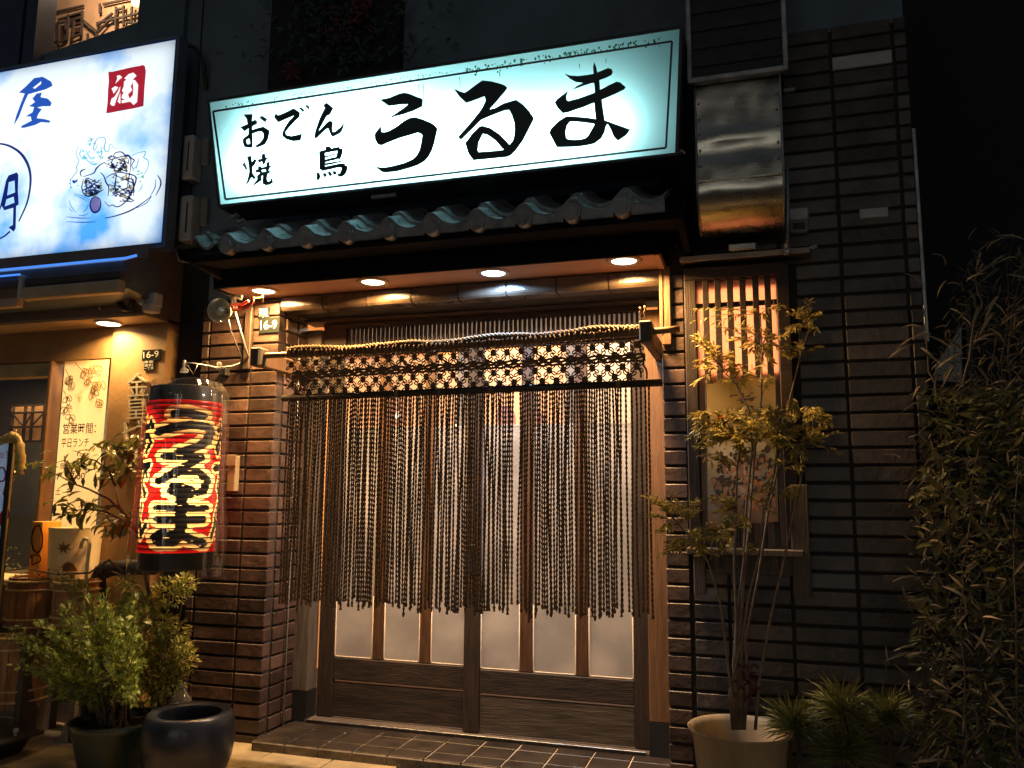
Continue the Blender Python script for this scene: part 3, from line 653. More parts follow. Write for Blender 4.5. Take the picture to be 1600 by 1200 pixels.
# knots of the macrame band
def knot_mesh(seed):
    rg = random.Random(seed); q = MB(); nseg = 8
    q.lathe([(.001, -.008), (.012, -.006), (.015, 0), (.012, .006), (.001, .008)], (0, 0, 0), 7, wob=.35)
    q.v = [V((p.x, p.z * .8, p.y)) for p in q.v]
    for sx in (-1, 1):
        for sz in (-1, 1):
            c = V((sx * .0168, 0, sz * .0138)) + V((rg.uniform(-.0015, .0015), rg.uniform(-.002, .002), rg.uniform(-.0015, .0015)))
            d1 = V((sx, 0, sz * .8)).normalized(); d2 = V((-d1.z, 0, d1.x))
            ring = [c + d1 * .0108 * cos(2 * pi * k / nseg) + d2 * .0055 * sin(2 * pi * k / nseg) for k in range(nseg)]
            q.tube(ring, .0030, 5, close=True)
    return mesh_of('knot', q, mROPE, True, org=V((0, 0, 0)))[0]
kn = [knot_mesh(i) for i in range(4)]
zp = lambda x: pa.z + (pb.z - pa.z) * (x - pa.x) / (pb.x - pa.x)
zbar = lambda x: ZBL.z + (ZBR.z - ZBL.z) * (x - ZBL.x) / (ZBR.x - ZBL.x)
for row, f_ in enumerate((.75, .56, .33, .13)):
    for i in range(27):
        x_ = -2.03 + i * .0608 + (.0304 if row % 2 else 0) + U(-.003, .003)
        if x_ > -.425: continue
        z_ = zbar(x_) + (zp(x_) - zbar(x_)) * f_ + U(-.003, .003)
        inst('knot', random.choice(kn), Matrix.Translation((x_, YN + U(-.004, .004), z_)) @ Matrix.Rotation(U(-.12, .12), 4, 'Y'), cur)
q = MB()
for f_, amp in ((.5, .006), (.47, .006), (.53, .006)):
    pts = [];
    for i in range(120):
        x_ = xa + (xb - .03 - xa) * i / 119; pts.append(V((x_, YN + .004 * sin(i * 1.3 + f_ * 40), zbar(x_) + (zp(x_) - zbar(x_)) * (f_ + (f_ - .5) * .9 + .012 * sin(i * 1.9 + f_ * 70)))))
    q.tube(pts, .0058, 6)
obj('middle_cord', q, mROPE, cur, True)
# heading: rope lashed round the pole
mHEAD = mat('tan_dusty_rope', (.16, .095, .045), .85, var=.5, sc=120, bump=.3, bsc=300)
q = MB(); xh0, xh1 = at(452, 550, YN).x, at(1000, 512, YN).x; nn = 300
for s in range(3):
    pts = []
    for i in range(nn):
        t = i / (nn - 1); x_ = xh0 + (xh1 - xh0) * t; A = i * .62 + s * 2.1; wv = .010 * sin(t * 23) + .008 * noise.noise(V((t * 14, 0, 3)))
        sag = .010 * max(0, sin((t - .32) * pi / .6)) if .32 < t < .92 else 0
        pts.append(V((x_, YN - .006 + .009 * cos(A), zp(x_) - .012 * sin(pi * t) + .019 + wv * .55 + sag * .55 + .0085 * sin(A))))
    q.tube(pts, .006, 6)
obj('heading_rope', q, mHEAD, cur, True)
q = MB(); nl = 80
for i in range(nl):
    x_ = xh0 + (xh1 - xh0) * (i + U(-.2, .2)) / (nl - 1); t = i / nl; zc = zp(x_) - .012 * sin(pi * t)
    lo = zc - .016; hi = zc + U(.015, .025); dx = U(-.008, .008)
    ring = [V((x_ + dx * sin(2 * pi * k / 10), YN + .021 * cos(2 * pi * k / 10 + .3), (lo + hi) / 2 + (hi - lo) / 2 * sin(2 * pi * k / 10))) for k in range(10)]
    q.tube(ring, .0044, 5, close=True)
o = obj('lashing_loops', q, mROPE, cur, True, kind='stuff')
q = MB()
for px0, py0, px1, py1 in ((985, 538, 1003, 590), (998, 532, 1012, 592), (1002, 500, 1000, 480), (1006, 505, 1008, 478)):
    a, b = at(px0, py0, YN), at(px1, py1, YN); q.tube([a.lerp(b, k / 8) + V((.004 * sin(k * 2.2), 0, 0)) for k in range(9)], .0042, 6)
obj('loose_end', q, mROPE, cur, True)

# ------------------------------------------------------------------ paper lantern in a plastic bag
LC = at(283, 745, -.3); LX, LY = LC.x, -.3
LR = .163; lz0, lz1 = at(283, 899, -.3 - LR).z + .01, at(283, 598, -.3 - LR).z
lan = thing('paper_lantern', (LX, LY, lz0), 'big red cylindrical paper lantern with black cream edged letters in a plastic bag', 'lantern')
def seg_d(px, py, a, b):
    ax, ay = a; bx, by = b; dx, dy = bx - ax, by - ay; l = dx * dx + dy * dy
    t = 0 if l == 0 else max(0, min(1, ((px - ax) * dx + (py - ay) * dy) / l)); return math.hypot(px - ax - t * dx, py - ay - t * dy), t
# letter strokes in a 0..1 box (y down), half widths
L_U = [([(.33, .12), (.5, .10), (.72, .16)], .085), ([(.10, .52), (.28, .44), (.55, .36), (.80, .38), (.88, .52), (.82, .70), (.66, .84), (.45, .96)], .09)]
L_RU = [([(.22, .10), (.72, .10), (.50, .32), (.16, .62)], .075), ([(.16, .62), (.42, .42), (.70, .42), (.88, .62), (.80, .84), (.52, .93), (.34, .84), (.40, .72), (.58, .78), (.62, .88)], .075)]
L_MA = [([(.14, .20), (.86, .20)], .07), ([(.17, .42), (.83, .42)], .07), ([(.5, .02), (.5, .74), (.40, .90), (.22, .90), (.14, .80), (.26, .70), (.48, .74), (.86, .94)], .08)]
L_O = [([(.12, .28), (.70, .26)], .08), ([(.38, .04), (.38, .8), (.22, .92), (.12, .78), (.4, .5), (.72, .5), (.84, .7), (.62, .94)], .08), ([(.78, .12), (.92, .26)], .08)]
L_DE = [([(.08, .2), (.85, .14), (.5, .38), (.42, .7), (.72, .94)], .09), ([(.72, .36), (.78, .46)], .05)]
L_N = [([(.5, .04), (.12, .94), (.42, .5), (.56, .6), (.58, .88), (.9, .6)], .085)]
# columns of writing: (angle centre, width metres, [(letter, top fraction, bottom fraction)])
cols_ = [(radians(-47), .30, [(L_U, .06, .36), (L_RU, .35, .65), (L_MA, .65, .96)]),
         (radians(-47) - 1.32, .13, [(L_O, .12, .36), (L_DE, .40, .64), (L_N, .68, .92)]),
         (radians(-47) + 1.30, .13, [(L_O, .12, .36), (L_DE, .40, .64), (L_N, .68, .92)])]
bk_ = .026 * 3
mL = [lucent('lantern_red_paper', (.44, .006, .006), (.52, .010, .008), sc=12, diff=.25, gloss=.03), lucent('lantern_cream_paper', (1.0, .72, .30), (1.0, .78, .36), sc=12, diff=.2, gloss=.03), mat('lantern_black_ink', (.012, .01, .009), .6), mat('lantern_rib', (.09, .03, .015), .8)]
zt_, zb_ = lz1 - .068, lz0 + .075
nr = 31; H_ = zt_ - zb_; NV = nr * 9; NU = 190
mb = MB(); vs = []; a0, a1 = radians(-50) - 2.0, radians(-50) + 2.0
full = [a0 + (a1 - a0) * i / NU for i in range(NU + 1)]
def lrad(v):
    f_ = (v * nr) % 1; return LR * (1 - .022 * (1 - math.sin(pi * min(max(f_, 0), 1)) ** .6)) + .0015 * sin(v * 40)
for j in range(NV + 1):
    v = j / NV; r_ = lrad(v)
    for a in full: vs.append((LX + r_ * cos(a), LY + r_ * sin(a), zt_ - H_ * v))
mb.v = [V(p) for p in vs]
def cls(a, v):
    fz = (v * nr) % 1
    best = 9
    for ca, wd, lets in cols_:
        x_ = (a - ca) * LR / wd + .5
        if not -.25 < x_ < 1.25: continue
        for st_, t0, t1 in lets:
            if not t0 - .03 < v < t1 + .03: continue
            y_ = (v - t0) / (t1 - t0); ky = (t1 - t0) * H_ / wd
            x2, y2 = x_ + .012 * sin(v * 60) + .01 * sin(v * 171), y_
            for pts, hw in st_:
                for i in range(len(pts) - 1):
                    d, t = seg_d(x2, y2, pts[i], pts[i + 1]); best = min(best, d - hw * 1.02)
    if best < .0: return 1 if (abs(fz - .5) < .11 and noise.noise(V((a * 5, v * nr * .9, 3))) > .34 and best > -.06) else 2  # cream streaks across the ink stand for lamp glow coming through it
    if fz < .1 or fz > .93: return 3
    if best < .09: return 1
    return 0
for j in range(NV):
    for i in range(NU):
        mb.f.append([j * (NU + 1) + i, (j + 1) * (NU + 1) + i, (j + 1) * (NU + 1) + i + 1, j * (NU + 1) + i + 1])
        mb.m.append(cls((full[i] + full[i + 1]) / 2, (j + .5) / NV))
n_ = len(mb.v); rest = [a1 + (a0 + 2 * pi - a1) * i / 24 for i in range(25)]
for j in range(NV + 1):
    for a in rest: r_ = lrad(j / NV); mb.v.append(V((LX + r_ * cos(a), LY + r_ * sin(a), zt_ - H_ * j / NV)))
for j in range(NV):
    for i in range(24): mb.f.append([n_ + j * 25 + i, n_ + (j + 1) * 25 + i, n_ + (j + 1) * 25 + i + 1, n_ + j * 25 + i + 1]); mb.m.append(3 if ((j + .5) / NV * nr) % 1 > .9 else 0)
obj('paper_shade', mb, mL, lan, True)
mRINGB = mat('black_lantern_ring', (.014, .014, .015), .35, var=.3)
q = MB(); q.lathe([(.10, lz1 - .004), (LR - .012, lz1), (LR - .004, lz1 - .004), (LR - .002, zt_ - .002), (LR - .02, zt_ - .004)], (LX, LY, 0), 48); obj('top_ring', q, mRINGB, lan, auto=40)
q = MB(); q.lathe([(LR - .02, zb_ + .003), (LR - .004, zb_ + .002), (LR - .006, lz0 + .006), (LR - .014, lz0), (.02, lz0 + .002)], (LX, LY, 0), 48); obj('bottom_ring', q, mRINGB, lan, auto=40)
q = MB(); q.tube([(LX - .12, LY, lz1 - .02)] + [(LX - .12 * cos(t), LY, lz1 + .05 * sin(t)) for t in [k * pi / 12 for k in range(13)]] + [(LX + .12, LY, lz1 - .02)], .003, 6)
obj('handle', q, mIRON, lan, True)
obj('bulb', MB().lathe([(.001, -.05), (.03, -.04), (.042, 0), (.03, .035), (.016, .06), (.015, .10)], (LX, LY, lz0 + .36), 16), mWHITEW, lan, True)
point('bulb_light', (LX, LY - .02, lz0 + .36), .05, 18.0, (1, .74, .40), lan)
# bag
q = MB(); nb_, na_ = 44, 84; vs = []
for j in range(nb_ + 1):
    v = j / nb_; z_ = lz1 + .028 - v * (lz1 - lz0 + .058)
    for i in range(na_):
        a = 2 * pi * i / na_; w_ = noise.noise(V((cos(a) * 2.2, sin(a) * 2.2, z_ * 2.5))) * .016 + noise.noise(V((cos(a) * 7, sin(a) * 7, z_ * 4))) * .010
        r_ = LR * 1.04 + .006 + w_ + .012 * v
        if v < .06: r_ *= .80 + .2 * (v / .06)
        ex_ = .016 * max(0, cos(a - .45)) ** 10 + .018 * max(0, cos(a - pi + .25)) ** 6 * (0.4 + v)
        vs.append(V((LX + (r_ + ex_) * cos(a), LY + (r_ + ex_) * sin(a), z_ + .008 * noise.noise(V((i * .7, v * 3, 1))))))
q.add(vs, [(j * na_ + i, j * na_ + (i + 1) % na_, (j + 1) * na_ + (i + 1) % na_, (j + 1) * na_ + i) for j in range(nb_) for i in range(na_)])
bag = obj('plastic_bag', q, mPVC, None, True); tag(bag, 'clear crinkled plastic bag pulled over the red paper lantern', 'bag')
# hook arm and the wires
ha = thing('lantern_hook', at(376, 572, -.03), 'thin bent metal arm on the tiled pillar that carries the red lantern', 'hook')
q = MB(); wall_p = at(352, 590, -.012)
q.tube([at(378, 558, -.02), at(374, 568, -.04), at(362, 572, -.08), at(340, 574, -.16), at(322, 571, -.22), at(300, 567, -.29), at(291, 567, -.3), at(290, 575, -.3), at(295, 580, -.3)], .0032, 7); obj('arm', q, mGALV, ha, True)
q = MB(); q.tube([at(343 + 4 * sin(k * .9), 572 + 3 * cos(k * .9) - k * .3, -.13 - k * .006) for k in range(-8, 14)], .0016, 5)
q.tube([at(322, 565, -.2), at(328, 571, -.2), at(340, 576, -.18)], .0016, 5); q.tube([at(293, 570, -.3), at(302, 585, -.3), at(309, 570, -.29)], .0018, 5); obj('twisted_wire', q, mGALV, ha, True)
q = MB(); c = at(288, 572, -.3); q.lathe([(.001, .03), (.006, .025), (.009, .01), (.006, -.004), (.012, -.012), (.018, -.03), (.001, -.032)], c, 10); obj('hook_cap', q, mGREY, ha, True)
q = MB(); c = at(352, 582, -.02); q.bev(c.x - .022, c.x + .022, -.045, -.01, c.z - .02, c.z + .02, .004); q.tube([c, at(347, 575, -.12)], .004, 6); obj('wall_clip', q, mIRON, ha)
# clip lamp
cl = thing('clamp_lamp', at(345, 484, -.2), 'round unlit clip lamp with a clear glass front and red spring clamp', 'lamp')
c = at(343, 485, -.26); ax_ = V((.2, -1, -.12)).normalized(); rot = ax_.to_track_quat('Z', 'Y').to_matrix()
def lat(prof, c, rot, n=28):
    m_ = MB().lathe(prof, (0, 0, 0), n); m_.v = [V(c) + rot @ p for p in m_.v]; return m_
obj('reflector', lat([(.014, -.10), (.02, -.09), (.022, -.06), (.045, -.03), (.056, 0), (.058, .004), (.055, .002), (.043, -.028), (.02, -.05)], c, rot), mat('satin_reflector', (.95, .85, .62), .45, .6, var=.25, sc=40), cl, True)
obj('glass_front', lat([(.057, .002), (.05, .012), (.03, .019), (.001, .022)], c, rot), film('lamp_glass', (.9, .88, .8), .22, .06, haze=.12), cl, True)
obj('bulb', lat([(.001, .012), (.02, .004), (.025, -.012), (.015, -.04)], c, rot, 14), mGREY, cl, True)
q = MB(); q.tube([c - ax_ * .09, c - ax_ * .11 + V((.02, .02, .02)), at(365, 462, -.2), at(378, 464, -.2)], .009, 8); obj('socket', q, mIRON, cl, True)
mCR = mat('red_clamp_plastic', (.42, .05, .025), .45, var=.2)
q = MB(); a, b = at(356, 486, -.2), at(394, 478, -.2)
q.tube([at(352, 484, -.2), at(372, 484, -.2), at(387, 480, -.2), at(394, 472, -.2), at(395, 464, -.2)], .0085, 8)
q.tube([at(360, 476, -.2), at(378, 476, -.2), at(388, 470, -.2)], .007, 8); obj('clamp', q, mCR, cl, True)
q = MB(); q.tube([at(394, 466, -.2), at(409, 466, -.2)], .004, 6); q.tube([at(409, 461, -.2), at(411, 472, -.2)], .005, 6); obj('wing_screw', q, mat('brass', (.6, .42, .1), .3, .8), cl, True)
q = MB(); q.tube([at(360, 462, -.15), at(386, 552, -.05), at(388, 560, -.03)], .0062, 8); obj('support_rod', q, mGALV, cl, True)
q = MB(); q.tube([at(357, 500, -.2), at(361, 518, -.16), at(372, 545, -.08), at(377, 560, -.04), at(376, 566, -.03)], .0035, 7); obj('wire', q, mGALV, cl, True)
q = MB(); q.tube([at(333, 451, -.22), at(352, 458, -.2), at(378, 468, -.16)], .007, 6); obj('upper_bar', q, mIRON, cl, True)
# address plates
mPL = mat('grey_green_enamel_plate', (.007, .009, .008), .8, var=.15, spec=.06); mWH = mat('white_lettering', (.62, .6, .54), .8, var=.05, spec=.1)
def plate(px0, py0, px1, py1, dy, Y, label):
    """py0 top left, py1 top right, dy height in photo pixels"""
    a, b, c_ = at(px0, py0 + dy, Y), at(px1, py1 + dy, Y), at(px0, py0, Y)
    t = thing('address_plate', (a + b) / 2, label, 'plate', 'house number plates')
    obj('plate', MB().bev(a.x, b.x, Y, Y + .006, a.z, c_.z, .0015), mPL, t)
    return t, a, b, c_
t, a, b, c_ = plate(404, 497, 436, 495, 24, -.02, 'grey plate with the number 16-9 on the tiled pillar')
text('16-9', a + (b - a) * .1 + (c_ - a) * .24 + V((0, -.001, 0)), a + (b - a) * .9 + (c_ - a) * .24 + V((0, -.001, 0)), a + (b - a) * .1 + (c_ - a) * .78 + V((0, -.001, 0)), mWH, t)
t, a, b, c_ = plate(403, 481, 420, 480, 16, -.02, 'small dark plate with white writing just above the number on the tiled pillar')
for i, s_ in enumerate(('東東', '金町', '一丁目')):
    f0 = .68 - i * .31; text(s_, a + (b - a) * .08 + (c_ - a) * f0 + V((0, -.001, 0)), a + (b - a) * .92 + (c_ - a) * f0 + V((0, -.001, 0)), a + (b - a) * .08 + (c_ - a) * (f0 + .25) + V((0, -.001, 0)), mWH, t)
mb_ = thing('meter_box', at(365, 740, -.02), 'small tan box fixed to the tiled pillar right of the lantern', 'box')
a, b = at(356, 768, -.03), at(372, 712, -.03); obj('case', MB().bev(a.x, b.x, -.045, -.01, a.z, b.z, .004), mat('tan_plastic', (.28, .21, .12), .6), mb_)
obj('lid', MB().bev(a.x - .003, b.x + .003, -.05, -.044, b.z - .05, b.z + .004, .002), mat('tan_plastic_lid', (.3, .22, .13), .6), mb_)

# ------------------------------------------------------------------ lattice window, hood, poster
win = thing('lattice_window', (-.06, -.03, .77), 'timber lattice window glowing pink behind dark slats beside the door', 'window')
YW = -.05
zw = lambda px, py: at(px, py, YW).z
xw = lambda px, py=600: at(px, py, YW).x
obj('side_post', MB().bev(xw(1072), xw(1091), YW, .01, .92, 2.09, .004), mWOOD, win)
obj('side_post', MB().bev(xw(1219), xw(1240), YW, .01, .92, 2.09, .004), mWOODD, win)
obj('head_board', MB().bev(xw(1072), xw(1240), YW - .004, .0, 2.045, 2.10, .004), mWOODD, win)
obj('paper_pane', MB().box(xw(1091), xw(1219), -.012, -.006, .95, 2.05), mPAPER, win)
obj('light_box', MB().box(xw(1091), xw(1219), .0, .004, .95, 2.05), mat('white_board', (.8, .75, .7), .7), win)
for px in (1104, 1123, 1142.5, 1162.5, 1183, 1202):
    x_ = xw(px, 520); obj('slat', MB().bev(x_ - .0125, x_ + .0125, YW + .002, YW + .02, .96, 2.044, .002), mWOODD, win)
for py in (473, 690): z_ = zw(1150, py); obj('cross_rail', MB().bev(xw(1091), xw(1219), YW + .021, YW + .034, z_ - .011, z_ + .011, .002), mWOODD, win)
zs = zw(1150, 832)
obj('sill', MB().bev(xw(1072) - .01, xw(1240) + .01, -.1, .0, .925, .952, .004), mWOODG, win)
obj('apron_board', MB().bev(xw(1102), xw(1240), -.05, -.012, .85, .922, .003), mWOODG, win)
a, b = at(1240, 932, -.06), at(1262, 775, -.06); obj('hanging_board', MB().bev(a.x, b.x, -.075, -.045, a.z, 1.20, .003), mWOODG, win)
a, b = at(1085, 928, -.06), at(1102, 870, -.06); obj('hanging_board', MB().bev(a.x, b.x, -.075, -.045, a.z, .92, .003), mWOODG, win)
for px in (1120, 1150, 1180, 1210): x_ = xw(px, 850); obj('bracket_peg', MB().bev(x_ - .014, x_ + .014, -.062, -.05, .875, .923, .002), mWOODG, win)
hd = thing('window_hood', (-.03, -.06, 2.12), 'thin grey metal shelf above the lattice window', 'hood')
a, b = at(1062, 411, -.13), at(1270, 399, -.13)
obj('top_plate', MB().bev(a.x, b.x, -.13, -.013, 2.118, 2.128, .003), mGALV, hd)
obj('front_lip', MB().bev(a.x, b.x - .01, -.134, -.128, 2.103, 2.126, .002), mat('tan_grey_strip', (.3, .24, .2), .6), hd)
for i in range(4): x_ = b.x - .004 + i * .006; obj('bolt', MB().tube([(x_, -.12 - i * .004, 2.118), (x_, -.12 - i * .004, 2.132)], .005, 6), mGALV, hd)
area('window_lamp', (-.045, -.0035, 1.83), .34, 2.6, (1, .70, .46), win, aim=(0, -1, 0), size_y=.36)
# poster
ps = thing('beer_poster', at(1160, 700, -.075), 'ochre and grey poster with a red dot and dark figures hanging on the lattice window', 'poster')
PA, PB, PC = at(1106, 824, -.075), at(1216, 815, -.075), at(1104, 601, -.075)
def pp(u, v, off=0.0): return PA + (PB - PA) * u + (PC - PA) * v + V((0, -off, 0))
m_, t_, N_, L_ = nt('poster_print'); out = N_.new('ShaderNodeOutputMaterial'); b_ = N_.new('ShaderNodeBsdfPrincipled'); L_.new(b_.outputs[0], out.inputs[0]); b_.inputs['Roughness'].default_value = .35
tc = N_.new('ShaderNodeTexCoord'); sp_ = N_.new('ShaderNodeSeparateXYZ'); L_.new(tc.outputs['Generated'], sp_.inputs[0])
nz = N_.new('ShaderNodeTexNoise'); nz.inputs['Scale'].default_value = 4; nz.inputs['Detail'].default_value = 6; L_.new(tc.outputs['Generated'], nz.inputs['Vector'])
ad = N_.new('ShaderNodeMath'); ad.operation = 'MULTIPLY_ADD'; ad.inputs[1].default_value = .5; L_.new(nz.outputs['Fac'], ad.inputs[0]); L_.new(sp_.outputs['Z'], ad.inputs[2])
rp = N_.new('ShaderNodeValToRGB'); L_.new(ad.outputs[0], rp.inputs[0]); e = rp.color_ramp.elements
e[0].position = .2; e[0].color = (.25, .12, .05, 1); e[1].position = 1.15; e[1].color = (.30, .21, .07, 1)
for p_, c_ in ((.38, (.35, .22, .13, 1)), (.5, (.42, .40, .36, 1)), (.72, (.5, .47, .4, 1)), (.9, (.30, .23, .09, 1))):
    k = e.new(p_); k.color = c_
L_.new(rp.outputs[0], b_.inputs['Base Color'])
q = MB(); nx, ny = 8, 14
q.add([pp(i / nx, j / ny, .006 * sin(i * .9 + j * .5) + .003 * (j == ny)) for j in range(ny + 1) for i in range(nx + 1)], [(j * (nx + 1) + i, j * (nx + 1) + i + 1, (j + 1) * (nx + 1) + i + 1, (j + 1) * (nx + 1) + i) for j in range(ny) for i in range(nx)])
obj('sheet', q, m_, ps, True)
mPD = mat('poster_dark_ink', (.07, .04, .03), .4, var=.5, sc=30); mPS = mat('poster_skin_ink', (.42, .22, .13), .4, var=.3, sc=25); mPR = mat('poster_red_ink', (.55, .06, .03), .4); mPO = mat('poster_orange_ink', (.6, .25, .05), .4, var=.3)
def ell(u, v, a, b, m, n=16, name='printed_shape', off=.014, w=.0):
    q = MB(); q.poly([[(u + a * cos(2 * pi * k / n) * (1 + w * sin(k * 2.6)), v + b * sin(2 * pi * k / n) * (1 + w * cos(k * 1.9))) for k in range(n)]], lambda x, y: pp(x, y, off)); return obj(name, q, m, ps)
ell(.22, .735, .085, .04, mPR, 20, 'red_dot', off=.02)
def blotch(n, u0, u1, v0, v1, a, b, m, off, name):
    q = MB()
    for _ in range(n):
        u, v, t_ = U(u0, u1), U(v0, v1), U(0, 3); ra, rb = a * U(.4, 1.3), b * U(.4, 1.3)
        q.poly([[(max(.02, min(.98, u + ra * U(.6, 1.2) * cos(k * .7 + t_))), max(.02, min(.98, v + rb * U(.6, 1.2) * sin(k * .7 + t_)))) for k in range(9)]], lambda x, y: pp(x, y, off + .0003 * (_ % 7)))
    return obj(name, q, m, ps, kind='stuff')
mPW = mat('poster_pale_ink', (.55, .5, .42), .4, var=.2, sc=20)
blotch(26, .04, .96, .22, .62, .07, .03, mPW, .010, 'pale_print'); blotch(60, .15, .92, .36, .50, .045, .024, mPD, .0125, 'dark_print'); blotch(34, .22, .88, .32, .45, .035, .024, mPS, .015, 'skin_print'); blotch(70, .06, .94, .10, .33, .05, .022, mPD, .0125, 'dark_print'); blotch(50, .08, .92, .07, .34, .05, .026, mPS, .015, 'skin_print'); blotch(20, .55, .97, .08, .36, .03, .02, mPO, .0175, 'orange_print'); blotch(16, .3, .75, .84, .9, .05, .010, mPD, .0125, 'ink_sweep'); blotch(30, .3, .92, .6, .8, .014, .014, mPD, .0125, 'small_print')

# ------------------------------------------------------------------ exhaust duct
du = thing('exhaust_duct', (-.03, -.2, 2.2), 'shiny stainless exhaust elbow under a dark ribbed duct, right of the sign', 'duct')
YF = -.33; x0, x1 = at(1088, 240, YF).x, at(1223, 240, YF).x
zt2 = at(1150, 112, YF).z; R_ = .30; zc = at(1150, 285, YF).z; RV = zc - 2.185
prof = [(YF, zt2 + .03)] + [(YF, zt2 - (zt2 - zc) * k / 24) for k in range(25)] + [(-.03 - R_ * cos(t), zc - RV * sin(t)) for t in [k * pi / 2 / 16 for k in range(1, 17)]] + [(.0, zc - RV)]
q = MB(); nx = 22; vs = []
for j, (y, z) in enumerate(prof):
    for i in range(nx + 1):
        u = i / nx; d_ = .006 * noise.noise(V((u * 2.1, z * 5, 2.2))) + .0032 * noise.noise(V((u * 4, z * 12, 7))) + (.010 * math.exp(-((z - (zc + .13)) / .03) ** 2)) - .012 * math.exp(-((z - (zc + .19)) / .02) ** 2) * sin(pi * u)
        vs.append(V((x0 + (x1 - x0) * u, y + d_, z)))
q.add(vs, [(j * (nx + 1) + i, j * (nx + 1) + i + 1, (j + 1) * (nx + 1) + i + 1, (j + 1) * (nx + 1) + i) for j in range(len(prof) - 1) for i in range(nx)])
obj('curved_sheet', q, mSTEEL, du, True)
for x_ in (x0, x1):
    poly_ = prof + [(.0, zt2 + .03)]
    q = MB(); q.prism(poly_, lambda y, z: V((x_ - .002, y, z)), lambda y, z: V((x_ + .002, y, z))); obj('cheek', q, mGALV, du)
    q = MB(); q.tube([V((x_, y - .003, z)) for y, z in prof[:-1]], .0048, 6); obj('seam', q, mGALV, du, True)
rm_, _o = mesh_of('rivet', MB().lathe([(.001, -.004), (.004, -.003), (.0055, 0)], (0, 0, 0), 8), mGALV, True, org=V((0, 0, 0)))
for j in range(7):
    for x_ in (x0 + .014, x1 - .014): inst('rivet', rm_, Matrix.Translation((x_, YF - .003, zt2 - .05 - j * (zt2 - zc) / 7)) @ Matrix.Rotation(-pi / 2, 4, 'X'), du)
obj('cross_seam', MB().bev(x0, x1, YF - .006, YF + .006, zc + .012, zc + .022, .002), mSTEEL, du)
YF2 = -.37; xa_, xb_ = at(1076, 60, YF2).x, at(1226, 60, YF2).x; zb2 = at(1150, 116, YF2).z
obj('upper_box', MB().box(xa_ + .004, xb_ - .004, YF2 + .012, 0, zb2 + .01, 4.4), mBLACK, du)
for x_ in (xa_, xb_): obj('edge_angle', MB().bev(x_ - .009, x_ + .009, YF2, YF2 + .02, zb2, 4.4, .002), mGALV, du)
obj('bottom_flange', MB().bev(xa_ - .008, xb_ + .008, YF2 - .004, YF2 + .03, zb2 - .012, zb2 + .01, .003), mGALV, du)
for k in range(9):
    z_ = zb2 + .075 + k * .075; obj('rib', MB().hexa([(xa_ + .01, YF2 + .004, z_ - .02), (xb_ - .01, YF2 + .004, z_ - .02), (xb_ - .01, YF2 + .016, z_ - .02), (xa_ + .01, YF2 + .016, z_ - .02), (xa_ + .01, YF2 + .012, z_ + .02), (xb_ - .01, YF2 + .012, z_ + .02), (xb_ - .01, YF2 + .016, z_ + .02), (xa_ + .01, YF2 + .016, z_ + .02)]), mIRON, du)
c = at(1160, 388, -.1); obj('drip_tray', MB().bev(c.x - .055, c.x + .055, -.14, -.05, c.z - .018, c.z + .012, .006), mGALV, du)
q = MB(); q.tube([at(1229, 262, -.2), at(1231, 330, -.2), at(1231, 380, -.16), at(1228, 392, -.14)], .008, 7); obj('side_strap', q, mGALV, du, True)
c = at(1229, 387, -.14); obj('strap_foot', MB().bev(c.x - .014, c.x + .014, -.15, -.12, c.z - .03, c.z + .02, .006), mGALV, du)
c = at(1228, 144, -.1); obj('anchor', MB().bev(c.x - .012, c.x + .034, -.12, -.09, c.z - .008, c.z + .008, .003), mGALV, du)
jb = thing('outdoor_socket', at(1247, 345, -.05), 'grey weatherproof socket box on the tiles beside the duct', 'box')
a, b = at(1234, 365, -.05), at(1262, 326, -.05)
obj('housing', MB().bev(a.x, b.x, -.05, -.012, a.z, b.z, .006), mat('dim_grey_plastic', (.2, .2, .2), .5), jb); obj('cover', MB().bev(a.x - .001, b.x + .001, -.064, -.049, (a.z + b.z) / 2 + .002, b.z + .002, .005), mGREY, jb)
obj('opening', MB().bev(a.x + .012, b.x - .012, -.053, -.048, a.z + .014, (a.z + b.z) / 2 - .006, .003), mBLACK, jb)

# ------------------------------------------------------------------ pots
def pot(prof, c, m, name, label, cat='pot', n=56, soil=None, mS=None):
    t = thing(name, c, label, cat)
    obj('body', MB().lathe(prof, c, n, wob=.015), m, t, auto=50)
    if soil: q = MB(); q.lathe([(.001, soil[1] + .012), (soil[0] * .6, soil[1] + .006), (soil[0], soil[1])], c, 24, wob=.1); obj('soil', q, mSOIL, t, True)
    return t
mSOIL = mat('dark_soil', (.05, .034, .02), .95, var=.4, sc=40, bump=.5)
pc = V((at(1156, 1135, -.215).x, -.215, .012)); ph = at(1156, 1136, -.215).z - .012
pot([(.001, 0), (.125, 0), (.135, .012), (.158, ph * .6), (.168, ph - .03), (.172, ph - .016), (.184, ph - .012), (.187, ph - .004), (.183, ph), (.172, ph - .004), (.164, ph - .02), (.152, ph * .6), (.15, ph * .55)], pc, mBEIGE, 'beige_plant_pot', 'beige round pot holding the slender nandina beside the doorway', soil=(.152, ph * .66))
rc = V((at(297, 1112, -.62).x, -.62, .012)); rh = at(297, 1111, -.62).z - .012
pot([(.001, 0), (.10, 0), (.11, .01), (.14, .06), (.163, .13), (.172, .2), (.168, rh - .04), (.158, rh - .008), (.150, rh), (.135, rh + .001), (.118, rh - .006), (.116, rh - .02), (.128, rh - .06), (.13, .1), (.10, .03), (.001, .02)], rc, mNAVY, 'round_glazed_pot', 'empty dark glazed bowl shaped pot with a pale thick rim in front of the pillar', n=64)
bc = V((at(186, 1120, -.55).x, -.55, .012)); bh = at(186, 1122, -.55).z - .012
